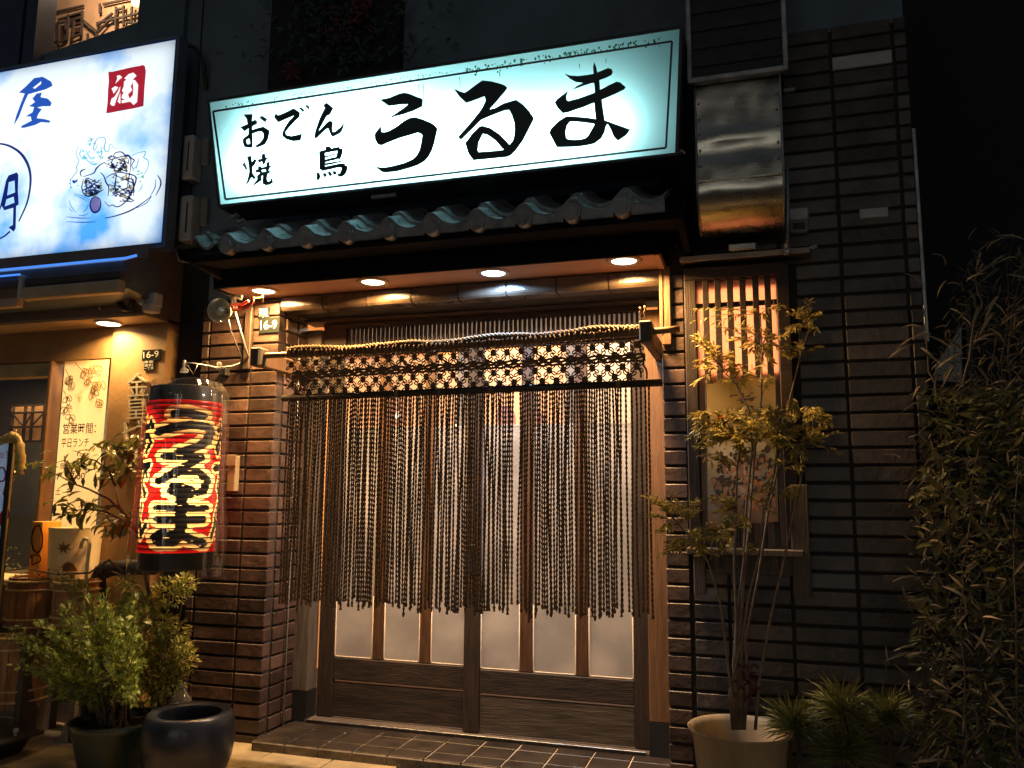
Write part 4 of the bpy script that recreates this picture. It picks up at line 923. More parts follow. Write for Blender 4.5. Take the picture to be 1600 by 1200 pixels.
pot([(.001, 0), (.12, 0), (.13, .012), (.165, bh * .7), (.178, bh - .03), (.186, bh - .012), (.184, bh), (.172, bh), (.166, bh - .02), (.16, bh * .7)], bc, mat('dark_green_glaze', (.02, .035, .03), .3, var=.3, coat=.3), 'dark_shrub_pot', 'dark green black pot under the feathery conifer shrub', soil=(.16, bh * .85))
bt = thing('plastic_bottle', at(283, 1092, -.42), 'clear plastic water bottle standing behind the round glazed pot', 'bottle')
c = V((at(283, 1085, -.42).x, -.42, .012)); hb = at(283, 1072, -.42).z - .012
mBOT = film('bottle_plastic', (.82, .84, .82), .25, .1, haze=.18)
obj('body', MB().lathe([(.001, 0), (.04, 0), (.044, .01), (.043, hb - .11), (.046, hb - .07), (.042, hb - .045), (.02, hb - .018), (.014, hb - .012), (.014, hb)], c, 20), mBOT, bt, True)
obj('cap', MB().lathe([(.016, hb - .003), (.0165, hb + .012), (.015, hb + .015), (.001, hb + .015)], c, 14), mGREY, bt, True)
cb = thing('concrete_block', atz(115, 1145, .03), 'wedge shaped concrete sign weight with a dark strap on the pavement', 'block')
q = MB(); a, b = atz(90, 1162, .0), atz(140, 1168, .0); hz = .085
q.hexa([a, b, b + V((.02, .22, 0)), a + V((-.03, .22, 0)), a + V((.01, .02, hz)), b + V((0, .02, hz)), b + V((0, .16, hz + .03)), a + V((.06, .16, hz + .03))]); obj('block', q, mCONC, cb)
m0 = a.lerp(b, .42); q = MB(); q.box(m0.x - .009, m0.x + .009, m0.y - .012, m0.y + .02, .0, hz + .004); q.box(m0.x - .009, m0.x + .03, m0.y - .012, m0.y + .1, hz + .004, hz + .01); obj('strap', q, mBLACK, cb)
bn = thing('low_black_stand', atz(10, 1180, 0), 'low black metal stand foot at the far left on the pavement', 'stand')
a = atz(-20, 1190, .0); b = atz(42, 1150, .1)
q = MB(); q.bev(a.x - .2, b.x, a.y - .1, a.y + .16, .085, .1, .004); obj('top', q, mBLACK, bn)
q = MB(); q.hexa([(b.x - .12, a.y - .04, 0), (b.x - .08, a.y - .04, 0), (b.x - .08, a.y + .1, 0), (b.x - .12, a.y + .1, 0), (b.x - .14, a.y - .06, .085), (b.x - .03, a.y - .06, .085), (b.x - .03, a.y + .12, .085), (b.x - .14, a.y + .12, .085)]); obj('foot', q, mBLACK, bn)
q = MB(); q.lathe([(.006, .1), (.006, .112), (.012, .118), (.010, .128), (.001, .131)], (b.x - .05, a.y + .05, 0), 12); obj('knob', q, mGREY, bn, True)

# ================================================================== LEFT SHOP
lb = thing('left_shop_front', (-3.6, 0, 0), 'neighbouring shop front with an ochre wall, lit window and dark header at the left', 'shop front')
XG0, XG1 = -3.248, -2.905
obj('ochre_wall', MB().box(XG0, XG1, 0, .35, -.01, 2.045), mGOLD, lb)
mHDR = mat('brown_grey_header', (.16, .125, .11), .6, var=.25, sc=5)
obj('header', MB().box(-6, -2.905, -.17, .35, 2.046, 2.40), mHDR, lb)
obj('soffit', MB().box(-6, -2.905, -.165, .35, 2.03, 2.045), mat('tan_soffit', (.34, .24, .16), .6, var=.2, sc=4), lb)
obj('upper_pillar', MB().box(-3.25, -2.936, .0, .35, 2.401, 4.8), mDARKWALL, lb)
obj('window_head', MB().box(-6, XG0 - .002, .02, .12, 1.862, 2.029), mGOLD, lb)
obj('head_rail', MB().bev(-6, -3.655, .03, .075, 1.775, 1.86, .006), mat('brass_rail', (.45, .33, .16), .3, .6, var=.2), lb)
obj('window_post', MB().bev(-3.665, -3.643, .0, .08, .72, 1.86, .004), mat('brown_post', (.2, .1, .04), .5), lb)
obj('window_glass', MB().box(-6, -3.666, .05, .056, .72, 1.775), film('shop_window_glass', (.8, .8, .78), .07, .02), lb)
obj('window_ledge', MB().bev(-6, -3.17, -.2, .05, .69, .72, .005), mat('ochre_ledge', (.7, .48, .16), .6), lb)
obj('base_wall', MB().box(-6, XG0 - .002, .0, .3, -.01, .69), mHDR, lb)
mPANEL = mat('red_brown_panel', (.26, .11, .045), .5, var=.45, sc=6, stretch=(5, 5, .8))
for i, (a, b) in enumerate(((-3.99, -3.72), (-3.715, -3.5), (-3.495, -3.26), (-4.3, -4.0))):
    obj('base_board', MB().bev(a, b, -.05, -.002, .36, .682, .006), mPANEL, lb)
for i in range(3): obj('base_rail', MB().bev(-4.4, -3.4, -.075, -.052, .14 + i * .085, .155 + i * .085, .004), mGOLD, lb)
obj('room_back', MB().box(-6.2, -3.2, 1.3, 1.35, 0, 2.2), mat('dim_room_wall', (.03, .024, .016), .8, var=.5, sc=2), lb)
obj('room_ceiling', MB().box(-6.2, -3.2, .36, 1.3, 2.0, 2.03), mHDR, lb)
area('room_light', (-4.1, .7, 1.98), 1.4, 100, (1, .76, .46), lb, size_y=.5)
# fretwork inside the window
fr = thing('fretwork_screen', at(45, 665, .5), 'small lit fretwork screen behind the left shop window', 'screen')
a, b = at(12, 690, .5), at(84, 632, .5); w_, h_ = b.x - a.x, b.z - a.z
q = MB(); fx = lambda u: a.x + w_ * u; fz = lambda v: a.z + h_ * v
for u in (0, .33, .5, .78, 1): q.box(fx(u) - .006, fx(u) + .006, .5, .515, a.z, b.z)
for v in (0, .4, .8, 1): q.box(a.x, b.x, .498, .514, fz(v) - .006, fz(v) + .006)
for (u0, v0, u1, v1) in ((0, .8, .33, .4), (.5, .8, .33, .4), (.5, .4, .78, .8), (.78, .8, 1, .4)): q.tube([V((fx(u0), .507, fz(v0))), V((fx(u1), .507, fz(v1)))], .006, 5)
obj('fret', q, mWOODD, fr)
obj('backing', MB().box(a.x, b.x, .53, .54, a.z, b.z), mat('fret_backing', (.6, .35, .16), .8), fr)
area('screen_lamp', (a.x + w_ / 2, .44, b.z + .12), .3, 2.2, WARM, fr, aim=(0, .5, -1))
# hours curtain
hc = thing('hours_banner', at(130, 700, .0), 'cream hanging banner with opening hours and outlined leaf sprays in the left window', 'banner')
YB = -.01
BA, BB, BC_ = at(73, 893, YB), at(158, 893, YB), at(82, 566, YB)
BB = V((XG0 - .006, YB, BA.z)); BD = V((BB.x, YB, BC_.z))
def bp_(u, v, off=0.0): return V((BA.x + (BB.x - BA.x) * u, YB - off + .004 * sin(u * 5 + v * 3), BA.z + (BC_.z - BA.z) * v))
q = MB(); n_ = 12
q.add([bp_(i / n_, j / 20) for j in range(21) for i in range(n_ + 1)], [(j * (n_ + 1) + i, j * (n_ + 1) + i + 1, (j + 1) * (n_ + 1) + i + 1, (j + 1) * (n_ + 1) + i) for j in range(20) for i in range(n_)])
obj('cloth', q, mat('cream_cloth', (.8, .60, .33), .8, var=.1, sc=5, stretch=(2, 2, .6), trans=.5), hc)
mBI = mat('brown_banner_ink', (.20, .10, .02), .8); mKI = mat('black_banner_ink', (.02, .015, .01), .8); mWI = mat('white_banner_ink', (.8, .7, .42), .8)
def pxb(px, py): return ((px - 82 + (py - 566) * .027) / 95.0, (893 - py) / 327.0 if False else (893 - py) / (893 - 566.0))
def pxp(px, py, off=.006): u, v = pxb(px, py); return bp_(u, v, off)
def btext(s_, x0, x1, y, h, m):
    a_, b_, c_ = pxp(x0, y), pxp(x1, y), pxp(x0, y - h); return text(s_, a_, b_, c_, m, hc, bold=.010)
btext('営業時間：', 89, 160, 682, 17, mKI); btext('平日ランチ', 87, 148, 703, 14, mKI); btext('居酒屋', 87, 120, 737, 10, mKI); btext('17:00', 106, 144, 753, 11, mKI); btext('土　祝', 81, 118, 777, 12, mKI)
q, q2 = MB(), MB()
def outline_leaf(q, x, y, ang, l, w):
    pts = [(x, y)]; c_, s_ = cos(ang), sin(ang)
    loop = [(.0, 0), (.3, .5), (.7, .5), (1, 0), (.7, -.5), (.3, -.5), (0, 0)]
    brush(q, [(x + l * (a_ * c_) - w * b_ * s_, y + l * a_ * s_ + w * b_ * c_) for a_, b_ in loop], (1.2, 1.5, 1.2), pxp, n=3)
for base, pts in (((108, 570), [(108, 570), (125, 583), (138, 595), (150, 612), (158, 632)]), ((84, 600), [(84, 612), (92, 622), (96, 640), (104, 655)]), ((85, 580), [(86, 578), (95, 590), (105, 598)]), ((130, 583), [(130, 583), (145, 578), (155, 575)]), ((140, 600), [(140, 600), (152, 603), (162, 600)])):
    brush(q, pts, (1.4, 1.2, .8), pxp)
    for (x, y) in pts[1:]:
        for k in range(4):
            outline_leaf(q, x + U(-5, 5), y + U(-3, 4), U(.2, 2.9), U(10, 15), U(6, 8))
for (x, y) in ((92, 598), (100, 612), (122, 624), (120, 616), (108, 640), (150, 580), (158, 588)):
    for k in range(3): outline_leaf(q2, x + U(-4, 4), y + U(-3, 3), U(0, 6.2), U(7, 11), U(3, 5))
obj('leaf_print', q, mBI, hc); obj('pale_leaf_print', q2, mWI, hc, kind='stuff')
# orange board, tub with hook on the ledge
ob = thing('orange_board', at(62, 890, -.13), 'small orange block sign with a looping black mark on the window ledge', 'sign')
a, b = at(44, 891, -.14), at(67, 815, -.14); z0_ = .722
obj('block', MB().bev(a.x, b.x + .0, -.14, -.02, z0_, b.z, .003), mat('orange_paint', (.9, .38, .04), .5, var=.1), ob)
q = MB(); f3 = lambda px, py: at(px, py, -.1425)
brush(q, [(62, 822), (66, 835), (65, 855), (59, 863), (52, 858), (49, 842), (53, 826), (60, 821), (63, 824)], (2.2, 2.6, 1.8), f3)
brush(q, [(47, 866), (50, 872), (50, 882), (56, 880), (63, 876), (62, 869), (54, 867), (47, 872)], (1.5, 2.2, 1.5), f3); obj('mark', q, mKI, ob)
tb = thing('cream_tub', at(115, 892, -.09), 'cream round tub printed with a brown leaf on the window ledge', 'tub')
c = at(114, 890, -.085); c.z = .721; ht = at(114, 826, -.2).z - .72; mTUB = mat('cream_enamel', (.85, .68, .34), .5, var=.12)
obj('body', MB().lathe([(.001, 0), (.1, 0), (.112, .01), (.122, ht - .01), (.126, ht), (.118, ht), (.112, ht - .02), (.1, ht * .5)], c, 40), mTUB, tb, auto=40)
def tubp(px, py): 
    p_ = at(px, py, -.2); dx = max(-.118, min(.118, p_.x - c.x)); return V((p_.x, c.y - math.sqrt(.121 ** 2 - dx * dx) - .003, p_.z))
q = MB(); q.poly([[(99 + (9 if k % 2 == 0 else 3.5) * cos(k * pi / 7 + .3), 856 + (11 if k % 2 == 0 else 4) * sin(k * pi / 7 + .3)) for k in range(14)]], tubp)
q.poly([[(97, 893), (98, 882), (103, 878), (108, 883), (110, 893)]], tubp); obj('leaf_mark', q, mBI, tb, kind='stuff')
hk = thing('white_cane', at(135, 880, -.23), 'cream walking stick handle leaning in front of the round tub', 'cane')
q = MB(); q.tube([at(126, 857, -.23), at(128, 847, -.23), at(133, 841, -.23), at(138, 843, -.23), at(140, 852, -.23), at(137, 875, -.23), V((at(137, 890, -.23).x, -.23, .02))], .008, 8); obj('stick', q, mTUB, hk, True)
# gold wall letters and plates
gl = thing('wall_lettering', at(210, 650, -.01), 'raised cream letters running down the ochre wall beside the lantern', 'lettering')
mLET = mat('cream_metal_letters', (.55, .5, .38), .4, .3, var=.15)
for ch, x0, x1, y0, y1 in (('金', 198, 229, 584, 620), ('皇', 197, 227, 621, 655), ('ビ', 193, 224, 657, 690), ('ル', 192, 222, 692, 724)):
    vs, fs = glyphs(ch); a_, b_, c_ = at(x0, y1, -.02), at(x1, y1 - 2, -.02), at(x0, y0, -.02); q = MB()
    P_ = [a_ + (b_ - a_) * u + (c_ - a_) * v for u, v in vs]; q.add(P_, fs)
    for (fx_) in fs: pass
    ed = {}
    for f in fs:
        for i in range(len(f)):
            e_ = (f[i], f[(i + 1) % len(f)]); ed[e_] = 1
    for (i, j) in list(ed):
        if (j, i) not in ed: q.quad(P_[i], P_[j], P_[j] + V((0, .019, 0)), P_[i] + V((0, .019, 0)))
    obj('letter', q, mLET, gl)
t, a, b, c_ = plate(221, 547, 251, 544, 17, -.008, 'grey plate with the number 16-9 on the ochre wall')
text('16-9', a + (b - a) * .1 + (c_ - a) * .22 + V((0, -.001, 0)), a + (b - a) * .9 + (c_ - a) * .22 + V((0, -.001, 0)), a + (b - a) * .1 + (c_ - a) * .8 + V((0, -.001, 0)), mWH, t)
t, a, b, c_ = plate(224, 563, 241, 562, 16, -.008, 'small dark plate with white writing just below the number on the ochre wall')
for i, s_ in enumerate(('東東', '金町', '一丁目')):
    f0 = .68 - i * .31; text(s_, a + (b - a) * .08 + (c_ - a) * f0 + V((0, -.001, 0)), a + (b - a) * .92 + (c_ - a) * f0 + V((0, -.001, 0)), a + (b - a) * .08 + (c_ - a) * (f0 + .25) + V((0, -.001, 0)), mWH, t)
# downlight, camera, conduit
c = atz(170, 503, 2.0295); d = thing('downlight', c, 'bare warm downlight under the left shop header', 'downlight', 'round recessed downlights')
q = MB(); q.lathe([(.056, -.002), (.06, -.012), (.066, -.010), (.068, .0)], c, 32); obj('trim_ring', q, mGREY, d, True)
obj('lens', MB().disc(c + V((0, 0, -.012)), .056), emit('lit_lens_left', (1, .8, .5), 8), d); area('beam', c + V((0, 0, -.02)), .1, 10.5, (1, .60, .22), d, disk=True, spread=156)
sc_ = thing('security_camera', at(237, 472, -.2), 'small pale grey sensor box under the header beside the conduit loop', 'sensor')
a, b = at(229, 490, -.2), at(250, 458, -.2)
obj('housing', MB().bev(a.x, b.x, -.23, -.171, a.z + .03, b.z, .008), mGREY, sc_); obj('lens_block', MB().bev(a.x + .006, b.x - .006, -.245, -.175, a.z, a.z + .04, .006), mGREY, sc_)
obj('eye', MB().bev(a.x - .016, a.x + .02, -.25, -.2, a.z + .036, a.z + .06, .006), mGREY, sc_)
cdt = thing('conduit_loop', at(200, 475, -.2), 'black conduit looping out of the header beside the sensor', 'conduit')
q = MB(); q.tube([at(205, 452, -.2), at(206, 470, -.22), at(202, 484, -.23), at(194, 482, -.22), at(188, 476, -.2), at(184, 470, -.19)], .014, 10); q.tube([at(196, 446, -.2), at(205, 455, -.2), at(210, 470, -.21), at(206, 486, -.21)], .009, 8); obj('loop', q, mIRON, cdt, True)
cs = thing('hanging_cord', at(154, 465, -.2), 'thin cream pull cord hanging beneath the awning', 'cord')
q = MB(); q.tube([at(151, 452, -.22), at(154, 474, -.22), at(155, 480, -.22)], .0022, 5); q.tube([at(155, 479, -.22), at(155.5, 484, -.22)], .005, 6); obj('cord', q, mLET, cs, True)
# awning cassette
aw = thing('awning_cassette', (-3.6, -.3, 2.1), 'rolled grey awning cassette with a tan front bar under the left sign', 'awning')
mAW = mat('slate_grey_metal', (.10, .12, .15), .5, .3, var=.2); XA = -2.83
obj('cassette', MB().prism([(-.17, 2.30), (-.33, 2.275), (-.41, 2.235), (-.415, 2.16), (-.37, 2.11), (-.17, 2.09)], lambda y, z: V((-6, y, z)), lambda y, z: V((XA, y, z))), mAW, aw, auto=30)
xq = at(190, 440, -.43).x; xp_ = at(38, 450, -.43).x
obj('fabric_roll', MB().bev(-6, xq, -.43, -.36, 2.14, 2.19, .01), mat('dark_fabric_roll', (.06, .05, .05), .8), aw)
obj('front_bar', MB().bev(xp_, xq, -.445, -.40, 2.075, 2.135, .006), mat('tan_front_bar', (.42, .32, .2), .5, var=.15), aw); obj('end_cap', MB().bev(xp_ - .025, xp_, -.45, -.38, 2.08, 2.2, .006), mGREY, aw)
obj('front_bar', MB().bev(-6, xp_ - .026, -.44, -.40, 2.045, 2.085, .006), mat('tan_front_bar_left', (.42, .32, .2), .5, var=.15), aw)
mGLINT = emit('blue_sign_glint', (.06, .22, .8), 1.3)  # glow painted on for the sign's blue light caught on the awning edges
q = MB(); q.tube([V((-6, -.418, 2.243)), V((xq - .0, -.418, 2.243)), V((xq + .04, -.39, 2.262))], .006, 6); obj('sign_glint', q, mGLINT, aw, True)
q = MB(); q.tube([V((-6, -.45, 2.20)), V((xp_ - .012, -.45, 2.20))], .005, 6); obj('sign_glint', q, mGLINT, aw, True)
# left lightbox sign
YL = -.15
ls = thing('izakaya_lightbox', at(140, 240, YL), 'white and blue lit signboard with a red seal and a drawn fried chicken plate', 'sign')
tr_, br_ = at(272, 60, YL), at(262, 382, YL); XR = (tr_.x + br_.x) / 2; ZT, ZB = tr_.z, br_.z; XLs = -4.75
def blue_face():
    m = lucent('blue_washed_acrylic', (.93, .98, 1.0), (.10, .42, .92), sc=2.7, lo=.52, hi=.72, diff=.12, gloss=.02, det=7)
    N, L = m.node_tree.nodes, m.node_tree.links
    rp = [n for n in N if n.type == 'MAP_RANGE'][0]; nz = [n for n in N if n.type == 'TEX_NOISE'][0]
    tc = N.new('ShaderNodeTexCoord'); sx = N.new('ShaderNodeSeparateXYZ'); L.new(tc.outputs['Generated'], sx.inputs[0])
    a = N.new('ShaderNodeMapRange'); a.inputs[1].default_value = .26; a.inputs[2].default_value = 0; a.inputs[3].default_value = 0; a.inputs[4].default_value = .16; L.new(sx.outputs['Z'], a.inputs[0])
    b = N.new('ShaderNodeMapRange'); b.inputs[1].default_value = .93; b.inputs[2].default_value = 1; b.inputs[3].default_value = 0; b.inputs[4].default_value = .13; L.new(sx.outputs['X'], b.inputs[0])
    c = N.new('ShaderNodeMath'); L.new(a.outputs[0], c.inputs[0]); L.new(b.outputs[0], c.inputs[1])
    d = N.new('ShaderNodeMath'); L.new(c.outputs[0], d.inputs[0]); L.new(nz.outputs['Fac'], d.inputs[1]); L.new(d.outputs[0], rp.inputs[0]); return m
obj('face_panel', MB().quad((XLs, YL, ZB), (XR, YL, ZB), (XR, YL, ZT), (XLs, YL, ZT)), blue_face(), ls)
q = MB(); q.box(XR + .001, XR + .014, YL - .006, -.088, ZB - .014, ZT + .014); q.box(XLs, XR, YL - .006, -.088, ZT + .001, ZT + .014); q.box(XLs, XR, YL - .006, -.088, ZB - .014, ZB - .001); obj('case', q, mat('blue_grey_case', (.14, .18, .26), .5, .3), ls)
obj('back_plate', MB().box(XLs, XR, -.087, -.083, ZB, ZT), mat('white_back', (.8, .8, .8), .7), ls)
q = MB(); q.box(XR - .012, XR - .001, YL - .0035, YL - .001, ZB, ZT); q.box(XLs, XR - .012, YL - .0035, YL - .001, ZB, ZB + .014); q.box(XLs, XR - .012, YL - .0035, YL - .001, ZT - .01, ZT); obj('blue_edge', q, mat('blue_edge_tape', (.02, .10, .45), .5), ls)
area('glow_sheet', ((XLs + XR) / 2, -.0875, (ZB + ZT) / 2), XR - XLs - .03, 8.2, (.86, .94, 1.0), ls, aim=(0, -1, 0), size_y=ZT - ZB - .03)
def lf(px, py, off=.004): return at(px, py, YL - off)
mBL = lucent('blue_brush_ink', (.03, .12, .55), diff=.3); mDN = lucent('dark_navy_ink', (.015, .03, .18), diff=.3); mTE = lucent('teal_ink', (.10, .55, .70), diff=.3); mSE = lucent('red_seal_ink', (.55, .02, .04), diff=.3); mOC = lucent('ochre_ink', (.65, .5, .25), diff=.3); mPK = lucent('pink_ink', (.95, .4, .5), diff=.3); mBK = lucent('purple_black_ink', (.14, .12, .30), diff=.3); mGN = lucent('green_ink', (.2, .7, .4), diff=.3)
def lglyph(polys, ox, oy, sc, m, off=.004, name='character'):
    q = MB()
    for loops in polys: q.poly(loops, lambda x, y: lf(ox + x / sc, oy + y / sc, off))
    return obj(name, q, m, ls)
lglyph([[[(110,205),(150,170),(200,120),(250,112),(300,140),(308,165),(270,185),(200,205),(165,215),(140,270),(110,350),(80,398),(95,340),(125,260),(145,210)], [(192,178),(243,137),(240,155),(205,182)]],
        [[(190,240),(215,210),(245,205),(238,232),(280,240),(303,265),(295,285),(250,285),(218,292),(245,302),(225,330),(215,355),(260,360),(295,370),(290,382),(240,378),(205,395),(140,412),(120,410),(130,398),(185,370),(180,345),(150,345),(190,320),(200,290),(170,285),(205,260)]]], 0, 90, 3.75, mBL)
lglyph([[[(50,690),(100,672),(108,690),(105,780),(110,860),(95,870),(92,1000),(80,1020),(50,995),(75,980),(78,880),(25,895),(10,870),(-2,900),(-12,940),(-16,935),(8,840),(20,790),(35,720)], [(52,730),(85,720),(88,790),(42,808)], [(38,830),(80,815),(85,850),(28,872)]]], 0, 90, 3.75, mDN)
lglyph([[[(-110,700),(-40,690),(-35,860),(-100,880)], [(-95,720),(-55,712),(-55,770),(-92,780)], [(-92,800),(-55,790),(-52,845),(-90,855)]]], 0, 90, 3.75, mDN)
q = MB(); cl_ = lambda x, y: lf(x / 3.75, 90 + y / 3.75)
brush(q, [(-150, 560), (-60, 510), (0, 505), (60, 520), (120, 560), (160, 620), (178, 690), (175, 770), (155, 860), (110, 960)], (5, 17, 8), cl_, n=6); brush(q, [(58, 1018), (20, 1050), (-40, 1075)], (11, 9, 7), cl_); obj('ring', q, mDN, ls)
lglyph([[[(232,265),(300,265),(420,240),(560,205),(700,175),(840,150),(880,135),(920,165),(935,260),(910,560),(890,910),(700,955),(500,990),(370,1015),(270,1035),(190,1045),(215,850),(225,600),(240,450)]]], 150, 90, 12, mSE, .003, 'seal')
mWL = lucent('white_seal_letter', (.95, .95, .95), diff=.5); mWL = emit('lit_white_letter', (1, 1, 1), 1.0)
lglyph([[[(390,340),(450,330),(490,370),(440,410),(360,490),(400,390)]], [[(290,580),(360,535),(420,560),(390,600),(330,680),(310,620)]], [[(460,530),(440,640),(390,760),(345,900),(300,905),(265,870),(290,770),(340,740),(400,650)]], [[(455,650),(460,850),(440,860),(405,820)]],
        [[(530,390),(610,310),(700,280),(760,340),(690,410),(740,430),(790,510),(770,830),(705,888),(640,825),(485,855),(480,800),(540,790),(480,760),(490,690),(520,670),(485,620),(520,540),(525,450),(570,410)], [(650,540),(690,460),(700,600),(690,700),(630,770),(600,690),(680,610)]]], 150, 90, 12, mWL, .006)
fd = lambda x, y: lf(90 + x / 7.5, 200 + y / 7.5); fd2 = lambda x, y: lf(90 + x / 7.5, 200 + y / 7.5, .0055); fd0 = lambda x, y: lf(90 + x / 7.5, 200 + y / 7.5, .0025)
def strokes(ls_, m, w, name, fn=fd):
    q = MB()
    for pts in ls_: brush(q, pts, (w * .8, w * 1.7, w * .7), fn, n=3)
    return obj(name, q, m, ls)
strokes([[(340,265),(350,300),(380,350),(400,375)],[(415,240),(430,200),(460,130),(500,110),(550,115),(560,160),(545,230),(560,270),(600,265),(605,210),(630,190),(660,235),(690,240)],[(340,165),(390,140),(420,120)],[(350,120),(400,125),(380,190)],[(240,210),(220,280),(230,340),(250,390),(220,460),(230,500),(180,570),(150,620),(155,700),(130,740)],[(280,240),(260,300),(270,340)],[(450,140),(420,230),(440,260),(470,180)],[(500,240),(520,280),(490,390)],[(870,325),(930,295),(1020,275),(1030,290),(1010,350),(1060,380),(1055,470),(1000,560),(930,590)],[(920,480),(940,400),(955,350)],[(880,520),(900,470),(940,440)],[(920,550),(1000,520)],[(990,650),(985,700),(940,745)],[(190,780),(280,820),(370,870)],[(200,770),(300,800),(380,850)],[(360,890),(340,950),(290,990)],[(140,840),(150,900),(190,960),(220,985)],[(130,930),(150,960),(180,985)],[(240,1020),(300,1025),(360,1000)],[(300,310),(340,370),(420,430),(480,410)]], mTE, 7, 'lettuce_lines')
strokes([[(650,330),(680,290),(740,280),(775,300),(790,320),(830,320),(870,360),(900,380),(870,430),(885,480)],[(640,320),(600,350)],[(560,400),(500,430),(450,480),(420,530),(300,570)],[(280,570),(265,520),(300,490),(330,480)],[(570,590),(600,560),(700,520),(800,530),(900,560),(920,600),(890,700),(850,790),(780,880),(700,925),(640,900),(600,915),(550,860)],[(280,680),(300,760),(360,800),(470,760),(540,720)],[(500,520),(540,560),(570,640),(600,700),(590,800)],[(555,1055),(680,1030),(850,970),(980,890),(1100,800)],[(1170,555),(1205,610),(1205,680),(1150,790)]], mDN, 11, 'chicken_lines')
strokes([[(1100,800),(1040,880),(920,940)],[(1150,600),(1140,700),(1080,810)],[(105,1040),(250,1055),(400,1055)],[(100,1098),(300,1105),(450,1098)]], mBL, 7, 'plate_lines')
rg = random.Random(5)
def blots(cx, cy, rx, ry, n, m, smin, smax, name, fn):
    q = MB()
    for i in range(n):
        a_ = rg.uniform(0, 6.28); r_ = math.sqrt(rg.random()); x, y = cx + rx * r_ * cos(a_), cy + ry * r_ * sin(a_); s_ = rg.uniform(smin, smax); t_ = rg.uniform(0, 3)
        q.poly([[(x + s_ * rg.uniform(.5, 1.3) * cos(k * .9 + t_), y + s_ * rg.uniform(.3, .9) * sin(k * .9 + t_)) for k in range(7)]], fn)
    return obj(name, q, m, ls, kind='stuff')
for j, (cx, cy, rx, ry) in enumerate(((400, 690, 120, 110), (700, 420, 150, 100), (750, 700, 150, 170))):
    blots(cx, cy, rx, ry, 26, mOC, 12, 30, 'ochre_wash', fd0); blots(cx + 20, cy + ry * .4, rx * .8, ry * .6, 30, mBK, 8, 24, 'dark_wash', fd)
    strokes([[(cx + rg.uniform(-rx, rx), cy + rg.uniform(-ry, ry)) for _ in range(3)] for _ in range(9)], mDN, 9, 'scribble', fd2)
blots(430, 300, 140, 130, 16, lucent('pale_teal_ink', (.45, .85, .92), diff=.2), 10, 30, 'lettuce_wash', fd0); blots(500, 330, 30, 60, 6, mGN, 8, 16, 'lettuce_wash', fd0); blots(960, 580, 60, 80, 8, mGN, 8, 18, 'lettuce_wash', fd0); blots(190, 650, 60, 70, 14, mBL, 6, 20, 'lettuce_wash', fd0)
q = MB(); q.poly([[(440 + 55 * cos(k * .42), 895 + 90 * sin(k * .42)) for k in range(15)]], fd0); obj('tomato', q, mPK, ls)
strokes([[(440, 805), (490, 830), (505, 900), (480, 970), (430, 990), (395, 960), (380, 900), (400, 830), (440, 805)]], mDN, 13, 'tomato_line')
# junction boxes on the gap wall
for i, (x0, y0, x1, y1, lab) in enumerate(((286, 212, 307, 282, 'upper grey meter box in the gap between the signs'), (281, 306, 305, 378, 'lower grey meter box in the gap between the signs'))):
    t = thing('meter_case', at(x0, y1, -.02), lab, 'box', 'grey meter boxes in the gap'); a, b = at(x0, y1, -.03), at(x1, y0, -.03)
    obj('case', MB().bev(a.x, b.x, -.05, .028, a.z, b.z, .006), mGREY, t); obj('hinge', MB().bev(b.x - .03, b.x - .024, -.056, -.05, a.z + .04, b.z - .04, .001), mIRON, t)
    obj('side_case', MB().bev(b.x + .012, b.x + .05, -.0, .028, a.z + .09, b.z + .0, .005), mat('dim_meter_grey', (.2, .2, .21), .5), t)
q = MB(); q.tube([at(286, 68, -.05), at(305, 75, -.05), at(318, 100, -.03), at(322, 140, .02)], .012, 8); t = tag(obj('black_cable', q, mBLACK, None, True), 'thick black cable arching from the left sign to the gap wall', 'cable')
q = MB(); q.tube([at(272, 385, -.05), at(280, 408, -.05), at(300, 412, -.03), at(310, 404, .02)], .003, 5); t = tag(obj('thin_cable', q, mGREY, None, True), 'thin drooping cable below the lower grey meter box', 'cable')
# lit upper wall with ornamental lattice
ul = thing('upper_lit_wall', at(130, 40, .6), 'warm lit plaster wall with grey key pattern lattice above the left sign', 'wall')
YU = .6
obj('plaster', MB().box(-6.5, -3.0, YU, YU + .1, 2.41, 5.6), mat('peach_plaster', (.5, .32, .2), .8, var=.25, sc=4), ul)
mLAT = mat('grey_brown_lattice', (.06, .045, .04), .7)
def bar_(x0, y0, x1, y1, w=.013): 
    a_, b_ = at(x0, y0, YU - .03), at(x1, y1, YU - .03); q = MB(); d_ = (b_ - a_).normalized(); n2 = V((-d_.z, 0, d_.x)) * w / 2; y_ = V((0, .012, 0))
    q.hexa([a_ - n2, b_ - n2, b_ - n2 + y_, a_ - n2 + y_, a_ + n2, b_ + n2, b_ + n2 + y_, a_ + n2 + y_]); obj('lattice_bar', q, mLAT, ul)
for L_ in ((70, 22, 130, 8), (90, 30, 128, 18), (91, 30, 91, 70), (128, 16, 126, 55), (106, 22, 104, 60), (101, 34, 103, 62), (88, 36, 103, 33), (115, 30, 126, 27), (115, 30, 112, 60), (112, 58, 126, 52), (62, 68, 90, 64), (72, 66, 70, 82), (62, 83, 72, 81), (86, 66, 85, 78), (150, 36, 215, 20), (150, 40, 175, 20), (128, 30, 152, 50), (152, 50, 175, 25), (180, 10, 180, 45), (192, 8, 192, 40), (180, 14, 193, 12), (205, 10, 204, 36), (155, 5, 155, 20), (160, 6, 215, -6), (196, 34, 214, 36), (150, 50, 150, 66), (136, 52, 136, 68), (86, 66, 100, 62), (100, 62, 103, 45)): bar_(*L_)
